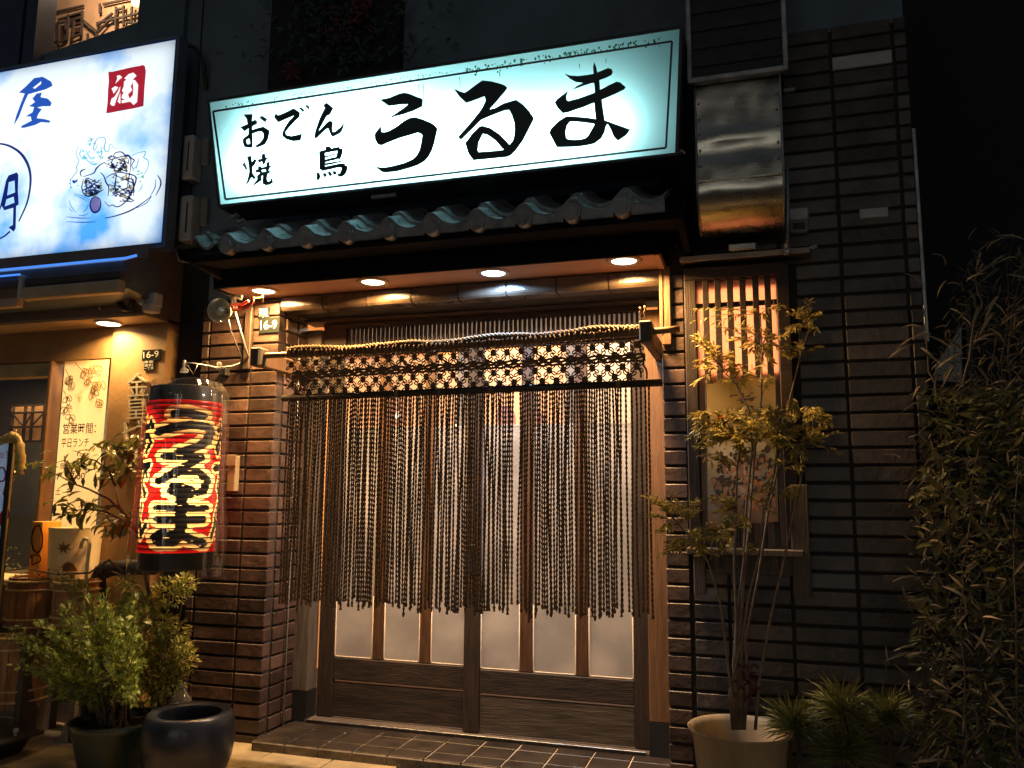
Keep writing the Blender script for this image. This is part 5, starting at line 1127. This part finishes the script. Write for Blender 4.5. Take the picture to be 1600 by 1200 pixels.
for (x0, y0, x1, y1) in ((92, 40, 102, 62), (104, 22, 126, 42), (113, 42, 125, 52)):
    a, b = at(x0, y1, YU - .01), at(x1, y0, YU - .01); obj('dark_panel', MB().box(a.x, b.x, YU - .012, YU - .002, a.z, b.z), mat('dark_maroon', (.05, .02, .015), .7), ul)
a, b = at(95, 95, .2), at(218, 66, .2); obj('sill_slab', MB().hexa([(a.x - .1, .12, 3.3), (b.x + .1, .12, 3.3), (b.x + .1, .59, 3.3), (a.x - .1, .59, 3.3), (a.x - .1, .12, a.z), (b.x + .1, .12, a.z + .1), (b.x + .1, .59, a.z + .12), (a.x - .1, .59, a.z + .02)]), mDARKWALL, ul)
for (x0, x1) in ((8, 46), (51, 68)):
    a, b = at(x0, 40, .1), at(x1, 40, .1); obj('dark_post', MB().box(a.x, b.x, .05, .18, 2.41, 5.4), mat('navy_post', (.02, .035, .08), .4), ul)
lp = at(213, 3, .35); wl = thing('wall_lamp', lp, 'small glowing lamp at the top edge above the left sign', 'lamp')
obj('globe', MB().lathe([(.001, -.03), (.022, -.02), (.03, 0), (.022, .02), (.001, .03)], lp, 14), emit('lamp_globe', (1, .75, .3), 6), wl, True)
point('glow', lp + V((-.35, -.05, .25)), .04, 13, (1, .68, .40), wl)
# menu stand at the far left edge
ms_ = thing('menu_stand', at(5, 870, -.5), 'bright menu poster stand draped with gold cloth, cut by the left edge', 'stand')
a, b = at(-60, 880, -.5), at(17, 692, -.5)
obj('poster', MB().box(a.x, b.x, -.505, -.495, .5, b.z), lucent('menu_poster', (.8, .82, .85), (.35, .55, .8), sc=6, diff=.6), ms_)
obj('frame', MB().bev(b.x + .001, b.x + .022, -.515, -.485, .1, b.z + .03, .004), mBLACK, ms_); obj('frame', MB().bev(a.x, b.x, -.515, -.485, b.z + .001, b.z + .03, .004), mBLACK, ms_)
obj('brass_edge', MB().bev(b.x + .024, b.x + .031, -.51, -.5, .1, b.z + .06, .002), mat('brass_edge', (.6, .42, .15), .35, .6), ms_)
obj('panel_light', MB().box(a.x, b.x, -.48, -.47, .5, b.z), mBLACK, ms_); area('menu_glow', ((a.x + b.x) / 2, -.482, (.5 + b.z) / 2), b.x - a.x, .9, (.9, .95, 1), ms_, aim=(0, -1, 0), size_y=b.z - .5)
mMR = mat('menu_red_ink', (.5, .02, .02), .5)
for ch, x0, x1, y0, y1 in (('献', 0, 7, 706, 717), ('盛', 9, 17, 703, 716)):
    text(ch, at(x0, y1, -.507), at(x1, y1, -.507), at(x0, y0, -.507), mMR, ms_)
q = MB(); f4 = lambda x, y: at(x, y, -.508)
brush(q, [(-6, 738), (4, 730), (9, 742), (4, 752), (-6, 750)], (2, 3, 2), f4); obj('menu_mark', q, mat('menu_purple', (.25, .03, .2), .5), ms_)
q = MB(); q.poly([[(4, 772), (8, 756), (12, 764), (17, 758), (15, 770), (9, 780)]], f4); q.poly([[(-8, 812), (4, 797), (13, 792), (16, 806), (8, 816), (-6, 826)]], f4); obj('menu_picture', q, mMR, ms_)
gc = thing('gold_cloth', at(20, 690, -.52), 'crumpled gold cloth knotted on the corner of the menu stand', 'cloth')
q = MB(); vs = []
nx, ny = 14, 10; path = [(-30, 700), (0, 690), (20, 682), (30, 690), (33, 715), (31, 742)]
P_ = [at(x, y, -.53) for x, y in path]
rr_ = [.03, .028, .03, .028, .022, .018]
mb = MB(); mb.tube([P_[i].lerp(P_[i + 1], k / 5) for i in range(5) for k in range(5)] + [P_[-1]], [.012 + .012 * abs(sin(i * 1.7)) for i in range(26)], 9)
mb.v = [p_ + V((noise.noise(p_ * 40), noise.noise(p_ * 40 + V((5, 0, 0))), noise.noise(p_ * 40 + V((0, 7, 0))))) * .012 for p_ in mb.v]; obj('cloth', mb, mat('gold_cloth', (.55, .40, .13), .5, var=.3, sc=30), gc, True)
# elbow pipe and tray stack near the ground
ep = thing('grey_pipe', at(185, 895, -.1), 'dark grey drain pipe elbow low on the ochre wall behind the plants', 'pipe')
q = MB(); q.tube([V((at(215, 885, -.09).x + .1, -.09, at(215, 885, -.09).z)), at(200, 886, -.09), at(170, 889, -.09), at(158, 893, -.09), at(153, 905, -.09), at(153, 930, -.09), V((at(153, 930, -.09).x, -.09, .012))], .038, 14); q.tube([at(168, 889, -.09), at(162, 890, -.09)], .044, 14); obj('pipe', q, mIRON, ep, True)
mCASK = mat('cask_wood', (.34, .16, .065), .55, var=.45, sc=8, stretch=(5, 5, .8), bump=.3, bsc=40); mHOOP = mat('straw_hoop', (.6, .44, .2), .6, var=.3, sc=40)
def cask(px, ptop, pbot, r, Y, label):
    c = at(px, pbot, Y); zb = max(.012, c.z); zt = at(px, ptop, Y - r).z; c.z = zb; H = zt - zb
    t = thing('wooden_cask', c, label, 'cask', 'wooden casks below the left window'); n = 18
    for k in range(n):
        a0_, a1_ = 2 * pi * k / n + .012, 2 * pi * (k + 1) / n - .012; q = MB(); vs = []
        for f_, rr in ((0, .93), (.5, 1.0), (1, .95)):
            for a_ in (a0_, a1_): vs += [c + V((r * rr * cos(a_), r * rr * sin(a_), H * f_)), c + V(((r * rr - .012) * cos(a_), (r * rr - .012) * sin(a_), H * f_))]
        for j in (0, 4): q.add(vs[j:j + 8], [(0, 2, 6, 4), (1, 5, 7, 3), (0, 4, 5, 1), (2, 3, 7, 6), (0, 1, 3, 2), (4, 6, 7, 5)])
        obj('stave', q, mCASK, t)
    for f_, rr in ((.1, .945), (.24, .968), (.78, .975), (.93, .96)):
        q = MB(); q.tube([c + V(((r * rr + .003) * cos(2 * pi * k / 28), (r * rr + .003) * sin(2 * pi * k / 28), H * f_)) for k in range(28)], .006, 6, close=True); obj('hoop', q, mHOOP, t, True)
    q = MB(); q.lathe([(.001, H - .012), (r * .88, H - .012), (r * .88, H - .03)], c, 28); obj('lid', q, mCASK, t)
cask(50, 905, 984, .125, -.17, 'upper left brown cask standing on the shelf under the left window')
cask(116, 907, 980, .105, -.16, 'upper right brown cask on the shelf beside the grey pipe elbow')
cask(24, 992, 1100, .15, -.2, 'lower cask with pale straw hoops on the ground below the shelf')
sh = thing('cask_shelf', (-3.8, -.17, .012), 'rough plank shelf holding the two upper casks', 'shelf'); zs_ = at(50, 984, -.17).z
obj('plank', MB().bev(-4.5, -3.3, -.32, -.055, zs_ - .024, zs_ - .001, .004), mWOODG, sh)
for x_ in (-3.35, -4.4): obj('leg', MB().bev(x_ - .02, x_ + .02, -.3, -.08, .012, zs_ - .025, .003), mWOODG, sh)

# ================================================================== PLANTS
def leafmat(name, c1, c2, rough=.45, trans=.25):
    m, t, N, L = nt(name); out = N.new('ShaderNodeOutputMaterial'); b = N.new('ShaderNodeBsdfPrincipled'); tr = N.new('ShaderNodeBsdfTranslucent'); ms = N.new('ShaderNodeMixShader'); ms.inputs[0].default_value = trans
    g = N.new('ShaderNodeNewGeometry'); oi = N.new('ShaderNodeObjectInfo'); ad = N.new('ShaderNodeMath'); ad.operation = 'ADD'; L.new(g.outputs['Random Per Island'], ad.inputs[0]); L.new(oi.outputs['Random'], ad.inputs[1])
    fr_ = N.new('ShaderNodeMath'); fr_.operation = 'FRACT'; L.new(ad.outputs[0], fr_.inputs[0])
    cr = N.new('ShaderNodeValToRGB'); L.new(fr_.outputs[0], cr.inputs[0]); e = cr.color_ramp.elements
    e[0].color = (*c1, 1); e[1].color = (*c2, 1)
    L.new(cr.outputs[0], b.inputs['Base Color']); L.new(cr.outputs[0], tr.inputs[0]); b.inputs['Roughness'].default_value = rough
    L.new(b.outputs[0], ms.inputs[1]); L.new(tr.outputs[0], ms.inputs[2]); L.new(ms.outputs[0], out.inputs[0]); return m
def leaf_geo(kind):
    """unit leaf along +x, normal +z"""
    if kind == 'broad': pr = [(0, 0, 0), (.18, .12, .03), (.5, .19, .05), (.8, .10, .0), (1, 0, -.08)]
    elif kind == 'small': pr = [(0, 0, 0), (.3, .22, .03), (.65, .2, .02), (1, 0, -.03)]
    elif kind == 'slim': pr = [(0, 0, 0), (.35, .13, .04), (.7, .10, .02), (1, 0, -.08)]
    elif kind == 'narrow': pr = [(0, 0, 0), (.2, .04, .06), (.5, .052, .06), (.8, .03, -.08), (1, 0, -.25)]
    else: pr = [(0, 0, 0), (.25, .17, .05), (.6, .16, .03), (1, 0, -.1)]
    vs = []; fs = []; n = len(pr)
    for x, w, z in pr: vs += [V((x, w, z + w * .35)), V((x, 0, z)), V((x, -w, z + w * .35))]
    for i in range(n - 1):
        a = 3 * i; fs += [(a, a + 1, a + 4, a + 3), (a + 1, a + 2, a + 5, a + 4)]
    return vs, fs
def lmesh(kind, m):
    vs, fs = leaf_geo(kind); q = MB(); q.add(vs, fs); return mesh_of('leaf', q, m, True, org=V((0, 0, 0)))[0]
def orient(p, d, nrm, s):
    d = V(d).normalized(); z = V(nrm) - d * V(nrm).dot(d); z = z.normalized() if z.length > 1e-4 else d.orthogonal().normalized(); y = z.cross(d)
    return frame(d * s, y * s, z * s, p)
def put_leaves(parent, mats4, kind, m, cap=300):
    me = lmesh(kind, m); mats4 = sorted(mats4, key=lambda M: -M.to_scale().x)
    for M in mats4[:cap]: inst('leaf', me, M, parent)
    if mats4[cap:]:
        vs, fs = leaf_geo(kind); q = MB()
        for M in mats4[cap:]: q.add([M @ v for v in vs], fs)
        obj('foliage', q, m, parent, True, kind='stuff')
def rv(s=1.0): return V((U(-s, s), U(-s, s), U(-s, s)))
def wig(a, b, n, amp, seed):
    a, b = V(a), V(b); return [a.lerp(b, i / n) + V((noise.noise(V((i * .5, seed, 0))), noise.noise(V((i * .5, seed, 5))), 0)) * amp * sin(pi * i / n) for i in range(n + 1)]

# nandina in the beige pot
nd = thing('nandina_shrub', pc + V((0, 0, .2)), 'slender nandina with fine gold and reddish leaves growing from the beige pot', 'shrub')
mST = mat('nandina_stem', (.22, .155, .10), .75, var=.4, sc=30)
S0 = pc + V((0, 0, ph * .62)); YS = -.215
def path(pts, y0, y1): return [at(px, py, y0 + (y1 - y0) * i / (len(pts) - 1)) for i, (px, py) in enumerate(pts)]
stems = [path([(1150, 1140), (1143, 1080), (1133, 1000), (1126, 945), (1115, 905), (1106, 878), (1090, 850), (1060, 820)], -.215, -.30),
         path([(1152, 1140), (1150, 1060), (1150, 960), (1147, 880), (1150, 800), (1152, 730), (1158, 690), (1135, 660), (1110, 648)], -.215, -.22),
         path([(1157, 1140), (1154, 1010), (1163, 900), (1172, 800), (1180, 700), (1190, 620), (1190, 540), (1188, 490)], -.215, -.17),
         path([(1160, 1140), (1158, 1010), (1170, 930), (1186, 870), (1193, 800), (1210, 740), (1215, 690), (1200, 650)], -.215, -.2),
         path([(1180, 1140), (1187, 1060), (1205, 960), (1222, 890), (1236, 820), (1250, 760), (1258, 700), (1266, 640)], -.215, -.25),
         path([(1154, 1140), (1146, 1040), (1153, 950), (1162, 880), (1166, 790), (1176, 700), (1170, 640), (1150, 600), (1130, 580)], -.215, -.2),
         path([(1163, 1140), (1168, 1060), (1165, 1000), (1185, 900), (1200, 800), (1225, 690), (1235, 620), (1250, 560), (1265, 510)], -.215, -.16),
         path([(1145, 1140), (1140, 1080), (1150, 1040), (1157, 1010)], -.215, -.24)]
for s_ in stems:
    q = MB(); n = len(s_); q.tube(s_, [.0062 - .0042 * i / n for i in range(n)], 7); obj('stem', q, mST, nd, True)
ML = []; tw_ = MB()
allp = [p for s_ in stems for p in s_[3:]]
def spray(px0, py0, px1, py1, y0, y1, n, ls_, dens=7, droop=.25):
    for _ in range(n):
        px, py = U(px0, px1), U(py0, py1); e_ = at(px, py, U(y0, y1)); b_ = min(allp, key=lambda p: (p - e_).length + abs(p.z - e_.z + .03) * .5)
        if (e_ - b_).length > .22: b_ = e_ + (b_ - e_).normalized() * .22
        d = (e_ - b_); tw_.tube([b_, b_.lerp(e_, .5) + V((0, 0, .012)), e_], [.0016, .0013, .0008], 4, cap=False)
        for k in range(dens):
            t = .35 + .65 * k / max(1, dens - 1); p = b_.lerp(e_, t) + V((0, 0, .012 * sin(pi * t)))
            for sgn in (-1, 1):
                dd = d.normalized() * U(.4, .9) + V((U(-1, 1), U(-1, .6), U(-.5, .3))) * .8 ; dd.z -= droop
                ML.append(orient(p, dd, V((U(-.8, .8), U(-1.2, .3), U(-.1, 1))), ls_ * U(.65, 1.25)))
spray(1085, 480, 1215, 600, -.27, -.12, 60, .029, 7)
spray(1210, 470, 1290, 560, -.25, -.1, 30, .028, 8)
spray(1078, 640, 1225, 700, -.34, -.14, 100, .029, 10, .05)
spray(1210, 640, 1318, 730, -.3, -.12, 42, .03, 8)
spray(1095, 690, 1165, 725, -.3, -.2, 8, .036, 5)
spray(1160, 760, 1245, 800, -.28, -.18, 9, .032, 5)
spray(1010, 775, 1150, 812, -.36, -.22, 24, .031, 8, .0)
spray(1030, 818, 1180, 868, -.38, -.2, 36, .033, 8, .15)
put_leaves(nd, ML, 'slim', leafmat('nandina_leaf', (.22, .22, .05), (.66, .50, .15), .4, .45), 300)
obj('twigs', tw_, mST, nd, True, kind='stuff')
ML = []
for _ in range(40): ML.append(orient(at(U(1150, 1185), U(1035, 1090), U(-.3, -.2)), rv() + V((0, 0, -.3)), V((0, -.6, 1)), U(.02, .035)))
q = MB(); vs, fs = leaf_geo('small')
for M in ML: q.add([M @ v for v in vs], fs)
obj('red_leaves', q, leafmat('maroon_leaf', (.06, .012, .01), (.14, .03, .02)), nd, True, kind='stuff')

# conifer shrub in the dark pot
cf = thing('conifer_shrub', bc + V((0, 0, bh * .8)), 'feathery dark green conifer shrub spilling left from the dark pot', 'shrub')
fol = MB(); br = MB(); base = bc + V((0, 0, bh * .85))
def feather(b_, e_, n, ln, droop):
    d = (e_ - b_); L_ = d.length
    br.tube([b_, b_.lerp(e_, .5) + V((0, 0, .04)), e_], [.004, .003, .001], 4, cap=False)
    for k in range(n):
        t = .25 + .75 * rnd() ** .7; p = b_.lerp(e_, t) + V((0, 0, .04 * sin(pi * t))) + rv(.018)
        dd = d.normalized() * .8 + rv(.9) + V((0, 0, .1)); dd.normalize(); l = ln * U(.6, 1.4)
        s1 = dd.orthogonal().normalized(); s1 = (s1 * cos(k) + dd.cross(s1) * sin(k))
        m_ = p + dd * l * .55; w = l * .12
        fol.add([p, m_ + s1 * w, p + dd * l, m_ - s1 * w], [(0, 1, 2, 3)])
        for u in (.3, .55, .8):
            for sg_ in (-1, 1):
                p2 = p + dd * l * u; d2 = (dd * .7 + s1 * sg_ * .8).normalized() * l * .42
                fol.add([p2, p2 + d2 * .5 + dd * w * .7, p2 + d2, p2 + d2 * .5 - dd * w * .7], [(0, 1, 2, 3)])
for _ in range(150):
    px, py = U(8, 225), U(925, 1100)
    if (px < 120 and py < 985 - px * .45) or (px > 185 and py < 925): continue
    if py > 1060 and px < 60: continue
    if 1012 < py < 1030 and px < 60: continue
    e_ = at(px, py, U(-.85, -.35)); feather(base + rv(.05) + V((0, 0, .03)), e_, 62, .023, 0)
obj('foliage', fol, leafmat('conifer_leaf', (.08, .14, .02), (.36, .42, .07), .5, .15), cf, kind='stuff'); obj('branches', br, mBARK, cf, True, kind='stuff')

# small leaved shrub beside it
bx = thing('box_shrub', at(255, 1095, -.42) * 1.0, 'bright yellow green small leaved shrub between the conifer and the tiled pillar', 'shrub')
q = MB(); br = MB(); vs, fs = leaf_geo('small'); rootp = V((at(250, 1100, -.42).x, -.42, .15))
def puff(px, py, r, n, Y):
    c_ = at(px, py, Y); br.tube(wig(rootp, c_, 5, .05, px), [.005, .004, .0035, .003, .002, .0015], 5)
    for _ in range(int(n * 1.5)):
        o_ = rv(1); 
        while o_.length > 1: o_ = rv(1)
        p = c_ + V((o_.x * r, o_.y * r * .8, o_.z * r * .8))
        M = orient(p, o_ + rv(.6), V((U(-.5, .5), U(-1, .2), 1)), U(.013, .025)); q.add([M @ v for v in vs], fs)
for px, py, r, n in ((225, 950, .07, 170), (265, 925, .075, 190), (290, 912, .05, 110), (250, 975, .07, 160), (235, 1000, .09, 240), (275, 985, .06, 140), (285, 1030, .07, 190), (255, 1030, .10, 290), (230, 1050, .08, 210), (270, 1060, .075, 190), (285, 1010, .05, 100), (240, 1080, .07, 160), (205, 975, .06, 120), (110, 912, .04, 80), (125, 922, .045, 90), (200, 915, .05, 100)):
    puff(px, py, r, n, U(-.5, -.38))
obj('foliage', q, leafmat('box_leaf', (.15, .17, .03), (.36, .34, .07), .45, .3), bx, True, kind='stuff'); obj('branches', br, mBARK, bx, True, kind='stuff')
obj('root_stem', MB().tube([rootp, V((rootp.x, rootp.y, .012))], .012, 7), mBARK, bx, True)

# broad leaved tree whose branches reach left behind the lantern
tl = thing('camellia_tree', V((at(262, 1080, -.2).x, -.2, .012)), 'thin broad leaved tree with glossy green leaves crossing the cream banner', 'tree')
root = V((at(262, 1080, -.2).x, -.2, .012)); Yt = -.2
paths = [[None, (252, 1030), (240, 960), (222, 925), (205, 905), (175, 893)], [None, (250, 1000), (236, 940), (222, 880), (214, 830), (196, 805), (186, 790), (180, 760)], [(222, 880), (236, 800), (232, 760), (222, 735), (205, 720)], [(186, 790), (160, 792), (135, 790)], [(196, 805), (170, 780), (140, 765), (118, 757), (90, 742), (62, 728)],
         [(214, 830), (190, 812), (165, 800), (140, 795), (112, 798)], [(180, 760), (170, 735), (150, 720), (125, 712)], [(205, 720), (190, 700), (165, 690)], [(205, 905), (170, 875), (140, 895), (90, 898), (40, 888), (0, 893)], [(118, 757), (108, 735), (100, 712)], [(232, 760), (250, 740)]]
q = MB()
for i, pts in enumerate(paths):
    P_ = [root if p is None else at(*p, Yt - .02 * i) for p in pts]; n = len(P_); r0 = .011 if pts[0] is None else .005
    q.tube(P_, [r0 * (1 - .75 * k / (n - 1)) + .0012 for k in range(n)], 7)
obj('branches', q, mBARK, tl, True)
ML = []
for px, py, r, n in ((205, 705, 22, 16), (175, 705, 26, 20), (145, 715, 24, 18), (118, 725, 20, 14), (95, 735, 18, 8), (190, 735, 22, 12), (165, 745, 18, 8), (130, 795, 22, 14), (105, 790, 22, 12), (160, 800, 22, 12), (190, 815, 22, 12), (210, 690, 18, 8), (62, 722, 12, 6), (30, 730, 20, 6), (120, 768, 14, 4), (215, 740, 16, 8), (175, 830, 18, 7)):
    for _ in range(int(n * 1.5)):
        p = at(px + random.gauss(0, r * .55), py + random.gauss(0, r * .42), Yt + U(-.16, .08))
        ML.append(orient(p, V((U(-1, .5), U(-.5, .3), U(-.75, .15))), V((U(-.5, .5), U(-1, .3), 1)), U(.045, .085)))
put_leaves(tl, ML, 'broad', leafmat('camellia_leaf', (.05, .075, .016), (.2, .19, .04), .3, .18), 300)
ML = []
for px, py in ((10, 880), (25, 892), (60, 895), (90, 893), (12, 862), (200, 808), (215, 800), (180, 815)):
    for _ in range(14): ML.append(orient(at(px + U(-16, 16), py + U(-8, 10), Yt - .1 + U(-.05, .05)), rv(), V((0, -.7, 1)), U(.014, .026)))
q = MB(); vs, fs = leaf_geo('small')
for M in ML: q.add([M @ v for v in vs], fs)
obj('small_leaves', q, leafmat('pale_small_leaf', (.12, .13, .04), (.26, .24, .07)), tl, True, kind='stuff')

# spiky grass tufts at the foot of the dark wall
mGR = leafmat('papyrus_blade', (.08, .085, .02), (.30, .28, .08), .5, .2)
for i, (px, py, r, lab) in enumerate(((1240, 1118, .125, 'left spiky green tuft just right of the beige pot'), (1318, 1098, .14, 'tall middle spiky green tuft under the tiled wall'), (1386, 1105, .125, 'right spiky green tuft under the tiled wall'), (1320, 1160, .13, 'low front spiky green tuft below the middle one'))):
    c_ = at(px, py + 18, -.16 - .04 * (i == 3)); q = MB()
    t = thing('grass_tuft', V((c_.x, c_.y, 0)), lab, 'grass tuft', 'spiky tufts along the tiled wall')
    for k in range(420):
        th = U(0, 2 * pi); el = math.asin(U(-.25, .98)); d = V((cos(th) * cos(el), sin(th) * cos(el) * .8, sin(el))); l = r * U(.6, 1.1)
        s_ = d.orthogonal().normalized() * .0022; c0 = c_ + d * r * .12 + rv(.02); mpt = c0 + d * l * .6; e_ = c0 + d * l + V((0, 0, -l * .12))
        q.add([c0 - s_, c0 + s_, mpt + s_, mpt - s_, e_], [(0, 1, 2, 3), (3, 2, 4)])
    obj('blades', q, mGR, t, kind='stuff'); q = MB()
    for k in range(7): q.tube([V((c_.x + U(-.03, .03), c_.y + U(-.03, .03), 0)), c_ + rv(.03)], .003, 5)
    obj('stalks', q, mBARK, t, True, kind='stuff')
# dry bamboo thicket at the right
bm = thing('dry_bamboo_thicket', V((1.0, -.1, 0)), 'tangle of dry tan bamboo leaves and thin canes along the right edge', 'bamboo')
canes = [[(1478, 1200), (1476, 1040), (1480, 880), (1484, 760), (1490, 640)], [(1510, 1200), (1508, 1100), (1500, 980), (1510, 860), (1530, 700)], [(1560, 1200), (1556, 1000), (1563, 800), (1566, 600), (1575, 440), (1582, 360)], [(1590, 1200), (1585, 900), (1592, 700)], [(1540, 1200), (1545, 960), (1536, 720), (1560, 520)], [(1505, 600), (1520, 520), (1535, 470), (1512, 420)], [(1452, 1120), (1440, 980), (1450, 850), (1455, 740), (1470, 640)], [(1470, 640), (1450, 560), (1442, 480)], [(1592, 700), (1575, 560), (1600, 400)], [(1625, 1200), (1620, 800), (1610, 420)]]
mCN = mat('dry_cane', (.085, .065, .045), .7, var=.4, sc=20)
cp = []
for i, pts in enumerate(canes):
    Y0 = U(-.6, -.25); P_ = [at(x, y, Y0 + .015 * k) for k, (x, y) in enumerate(pts)]; 
    if pts[0][1] >= 1190: P_ = [V((P_[0].x, P_[0].y, 0))] + P_
    P_ = [P_[0]] + [q_ for a_, b_ in zip(P_, P_[1:]) for q_ in [a_.lerp(b_, t_) + V((U(-.008, .008), U(-.01, .01), 0)) for t_ in (.25, .5, .75)] + [b_]]
    n = len(P_); q = MB(); q.tube(P_, [.0045 - .003 * k / n for k in range(n)], 6); obj('cane', q, mCN, bm, True)
    for a_, b_ in zip(P_, P_[1:]):
        cp += [a_.lerp(b_, k / 6) for k in range(6)]
dry = leafmat('dry_bamboo_leaf', (.08, .065, .045), (.55, .41, .23), .6, .25)
ML = []
for _ in range(330):
    p = random.choice(cp) + V((random.gauss(0, .05), random.gauss(0, .08), random.gauss(0, .05)))
    ML.append(orient(p, V((U(-1, 1), U(-.8, .5), U(-1.1, .5))), V((U(-.6, .6), -1, .5)), U(.04, .105)))
put_leaves(bm, ML, 'narrow', dry, 290)
q = MB(); vs, fs = leaf_geo('narrow')
for _ in range(2200):
    py = 560 + 660 * rnd() ** .7; lim = 1425 + 26 * noise.noise(V((py * .018, 2, 0))) + (60 if py < 640 else 0); px = lim + (1640 - lim) * rnd() ** .85
    M = orient(at(px, py, U(-.55, -.05)), V((U(-1, 1), U(-.8, .6), U(-1.2, .7))), V((U(-.7, .7), -1, .4)), U(.025, .07)); q.add([M @ v for v in vs], fs)
for _ in range(750):
    py = 370 + 260 * rnd() ** .7; px = 1640 - (1640 - (1455 + (600 - py) * .25)) * rnd() ** 1.1
    M = orient(at(px, py, U(-.5, -.1)), V((U(-1, 1), U(-.8, .6), U(-1.0, .9))), V((U(-.7, .7), -1, .4)), U(.02, .06)); q.add([M @ v for v in vs], fs)
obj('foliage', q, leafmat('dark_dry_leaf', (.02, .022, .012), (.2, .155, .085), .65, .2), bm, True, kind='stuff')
q = MB(); vs, fs = leaf_geo('broad')
for _ in range(1500):
    py = 610 + 600 * rnd() ** 1.5; px = 1436 + 14 * sin(py * .03) + 190 * rnd() ** .9; M = orient(at(px, py, U(-.45, -.05)), V((U(-1, 1), U(-.8, .4), U(-.6, .4))), V((U(-.4, .4), -.8, 1)), U(.026, .058)); q.add([M @ v for v in vs], fs)
obj('green_leaves', q, leafmat('dim_green_leaf', (.05, .065, .02), (.16, .16, .05), .5), bm, True, kind='stuff')
vn = thing('broad_leaf_vine', at(1450, 830, -.3), 'few broad yellow green vine leaves at the left edge of the bamboo tangle', 'vine')
ML = []
for px, py, s_ in ((1466, 835, .09), (1448, 745, .075), (1482, 810, .08), (1470, 770, .07), (1432, 790, .06), (1490, 790, .07), (1478, 980, .06), (1460, 905, .05), (1420, 930, .075), (1500, 760, .08), (1455, 700, .07), (1520, 950, .06), (1482, 1118, .07), (1474, 1108, .06)):
    ML.append(orient(at(px, py, -.36), V((U(-.6, .6), U(-.3, .1), U(-1, -.2))), V((U(-.3, .3), -1, .4)), s_))
put_leaves(vn, ML, 'broad', leafmat('vine_leaf', (.10, .10, .025), (.34, .25, .06), .4), 60)
q = MB(); q.tube([at(1478, 1200, -.34), at(1476, 1100, -.34), at(1482, 950, -.34), at(1484, 800, -.34), at(1470, 740, -.34), at(1455, 690, -.34)], .003, 5); obj('stem', q, mCN, vn, True)
# dim climbing plant with red flowers above the sign
cpn = thing('climbing_plant', at(520, 60, -.06), 'dim climbing plant with dull red blossoms on the dark wall above the sign', 'plant')
q = MB(); vs, fs = leaf_geo('broad')
for _ in range(520):
    px, py = random.gauss(530, 62), U(-60, 118); 
    if py > 118 - (px - 440) * .12: continue
    M = orient(at(px, py, U(-.10, -.035)), V((U(-1, 1), U(-.5, .1), U(-1, .5))), V((U(-.4, .4), -1, .5)), U(.03, .065)); q.add([M @ v for v in vs], fs)
obj('foliage', q, leafmat('dim_teal_leaf', (.02, .05, .045), (.05, .10, .075), .6), cpn, True, kind='stuff')
q = MB()
for px, py, r in ((530, 40, 20), (558, 22, 14), (566, 4, 10), (457, 112, 8)):
    for _ in range(60): M = orient(at(px + random.gauss(0, r * .6), py + random.gauss(0, r * .8), U(-.12, -.09)), rv(), V((0, -1, .4)), U(.02, .035)); q.add([M @ v for v in vs], fs)
obj('blossoms', q, leafmat('dull_red_petal', (.16, .03, .035), (.26, .06, .06), .6), cpn, True, kind='stuff')
q = MB()
for L_ in ([(470, 62), (478, 80), (482, 95)], [(498, 40), (499, 68)], [(508, 38), (512, 60)], [(503, 92), (505, 80), (500, 72)]): q.tube([at(x, y, -.13) for x, y in L_], .003, 5)
obj('stems', q, mCN, cpn, True, kind='stuff')
